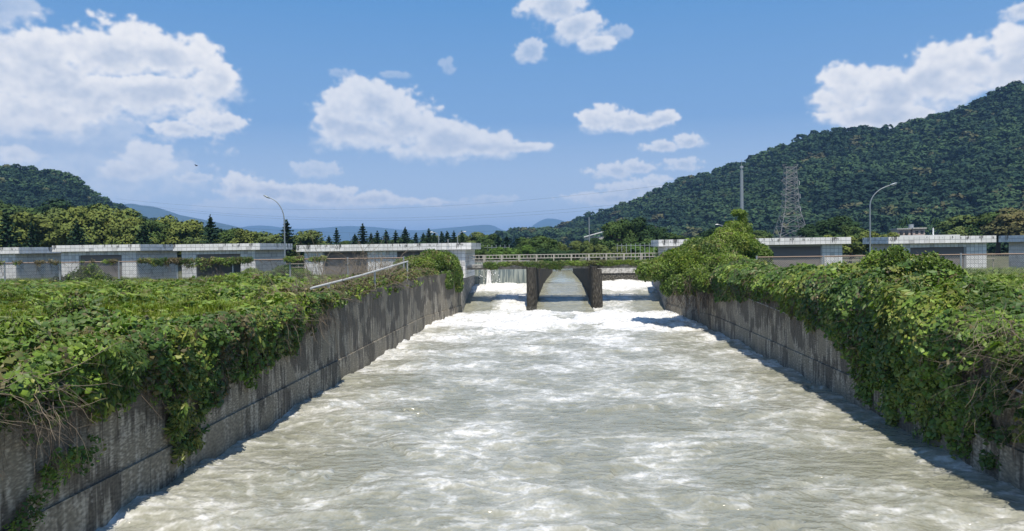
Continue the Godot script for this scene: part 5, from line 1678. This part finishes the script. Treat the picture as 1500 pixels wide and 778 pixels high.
	# --- big bush leaning over the water by the footbridge
	blob_bush("overhanging_bush", "big leafy bush leaning over the water at the right end of the footbridge", "bush", [[Vector3(8.2, 0.7, -63.0), Vector3(1.9, 1.0, 1.6)], [Vector3(10.0, 1.3, -63.2), Vector3(2.0, 1.2, 1.9)], [Vector3(12.0, 1.9, -64.0), Vector3(2.2, 1.3, 2.0)], [Vector3(13.8, 2.6, -65.0), Vector3(2.1, 1.2, 1.9)], [Vector3(15.4, 1.6, -65.4), Vector3(1.6, 1.2, 1.6)], [Vector3(11.0, 0.0, -61.5), Vector3(1.9, 1.2, 1.6)], [Vector3(9.3, -0.4, -61.8), Vector3(1.3, 0.9, 1.3)], [Vector3(12.6, 0.9, -61.6), Vector3(2.0, 1.2, 1.6)], [Vector3(14.3, 3.6, -65.8), Vector3(0.9, 0.9, 0.9)]], 15000, 1.45, 0.04, 0.3)
	var bush := get_node("overhanging_bush")
	part("branches", twigs(150, func() -> Array:
		var x := rnd(8.6, 12.0)
		return [Vector3(x, rnd(-0.9, 0.5), -rnd(60.0, 63.0)), Vector3(rnd(-0.6, 0.4), -0.7, rnd(-0.4, 0.6)).normalized()], 2.2, 0.22, 0.018), bush, M.dark_twig)
	blob_bush("slender_sapling", "slender sapling with pale drooping tip standing above the big bush", "sapling", [[Vector3(15.0, 4.7, -66.0), Vector3(0.35, 0.5, 0.35)], [Vector3(14.7, 5.35, -66.0), Vector3(0.5, 0.2, 0.4)], [Vector3(15.2, 4.0, -66.0), Vector3(0.5, 0.5, 0.4)], [Vector3(13.1, 3.6, -65.2), Vector3(0.35, 0.5, 0.3)]], 420, 1.2, 0.0, 0.7)
	# --- creeper along the bridge deck
	o = thing("bridge_creeper", Vector3.ZERO, "thin creeper trailing along the front edge of the footbridge deck", "creeper")
	fl = spread_flocks()
	for k in 3600:
		var x := rnd(-7.4, 9.4)
		var edge := sstep(-7.4, -6.6, x)
		var n := fine.get_noise_2d(x * 0.8, 3.0)
		var y := 1.28 - rng.randf() * (0.30 + 0.25 * n + (0.35 if x < -6.0 or (x > -3.2 and x < 0.2) else 0.0)) * (0.5 + 0.5 * edge)
		var p := Vector3(x, y + 0.05, -76.35 + rnd(-0.15, 0.2))
		put_sprig(fl[pick(p, k)], p, Vector3(0, 0.5, 0.8), rnd(0.5, 0.85), leaf_color(p, 0.2).lerp(MIDDLE, 0.3))
	hang_up(fl, sprigs, o)
	part("hanging_stems", twigs(46, func() -> Array: return [Vector3([rnd(-3.4, 0.6), rnd(2.0, 4.0), rnd(-7.4, -6.0)][rng.randi() % 3], 0.95, -76.3), Vector3(rnd(-0.6, 0.6), -0.8, 0.1).normalized()], 1.6, 0.3, 0.014), o, M.dark_twig)
	# --- creeper on the left fence
	o = thing("fence_creeper", Vector3.ZERO, "brown-green creeper matted along the left fence top before the open doorway", "creeper")
	fl = spread_flocks()
	for k in 2600:
		var x := rnd(-37.0, -18.0) if k % 4 else rnd(-50.0, -37.0)
		var thick := clampf(1.0 - absf(x + 31.0) / 6.0, 0.12, 1.0)
		thick = clampf(thick * 0.8 + 0.6 * fine.get_noise_2d(x * 0.9, 4.0), 0.0, 1.2)
		if thick < 0.08: continue
		var p := Vector3(x, 2.1 - pow(rng.randf(), 1.5) * 0.95 * thick + rnd(-0.05, 0.1), -65.9 + rnd(-0.15, 0.2))
		put_sprig(fl[pick(p, k)], p, Vector3(0, 0.5, 0.8), rnd(0.6, 1.0), leaf_color(p, 0.45))
	hang_up(fl, sprigs, o)
	part("stems", twigs(130, func() -> Array: return [Vector3(rnd(-50.0, -16.0), 2.0, -65.92), Vector3(rnd(-0.9, 0.9), rnd(-0.8, 0.3), 0.02).normalized()], 1.7, 0.12, 0.015), o, M.dark_twig)
	# shrubs by the fence
	blob_bush("fence_shrub", "dark leafy shrub growing through the left fence before the brown shutter", "shrub", [[Vector3(-42.6, 0.5, -66.6), Vector3(0.8, 0.6, 0.6)], [Vector3(-41.6, 0.75, -66.6), Vector3(0.7, 0.8, 0.5)], [Vector3(-40.7, 1.0, -66.5), Vector3(0.55, 0.75, 0.5)], [Vector3(-39.9, 0.5, -66.4), Vector3(0.8, 0.5, 0.5)], [Vector3(-43.8, 0.3, -66.5), Vector3(0.7, 0.4, 0.5)]], 480, 1.4, 0.02, 0.0)
	blob_bush("fence_shrub", "green shrub at the foot of the left street lamp", "shrub", [[Vector3(-22.8, 0.5, -68.0), Vector3(1.0, 0.6, 0.8)], [Vector3(-24.3, 0.7, -68.2), Vector3(1.1, 0.7, 0.8)], [Vector3(-25.9, 0.4, -68.0), Vector3(0.9, 0.5, 0.7)], [Vector3(-27.4, 0.55, -68.5), Vector3(1.0, 0.6, 0.8)], [Vector3(-28.9, 0.3, -68.2), Vector3(0.8, 0.4, 0.7)]], 900, 1.4, 0.03, 0.2)

func blob_bush(called: String, label: String, category: String, blobs: Array, n: int, s: float, dry: float, bright: float) -> void:
	var o := thing(called, Vector3.ZERO, label, category)
	var fl := spread_flocks()
	var done := 0
	for k in n * 3:
		if done >= n: break
		var q: Array = blobs[k % blobs.size()]
		var d := rdir()
		if d.y < -0.55: continue
		var p: Vector3 = q[0] + d * q[1] * rnd(0.78, 1.06) * (1.0 + 0.22 * fine.get_noise_3d(q[0].x + d.x * 2.0, q[0].y + d.y * 2.0, q[0].z + d.z * 2.0))
		var inside := false
		for r in blobs:
			if r != q and ((p - r[0]) / r[1]).length() < 0.78: inside = true
		if inside: continue
		put_sprig(fl[pick(p, k)], p, (d / q[1]).normalized() + Vector3(0, 0.4, 0.15), s * rnd(0.7, 1.2), leaf_color(p, dry).lerp(BRIGHT, bright * rng.randf()))
		done += 1
	hang_up(fl, wide_sprigs, o)
	var b := MB.new()
	var c: Vector3 = blobs[0][0]
	for q in blobs:
		b.tube([Vector3(c.x, minf(c.y - blobs[0][1].y * 0.9, q[0].y), c.z), c.lerp(q[0], 0.5), q[0] + Vector3(0, q[1].y * 0.5, 0)], [0.05, 0.035, 0.012], 5)
	part("stems", b.mesh(), o, M.dark_twig)
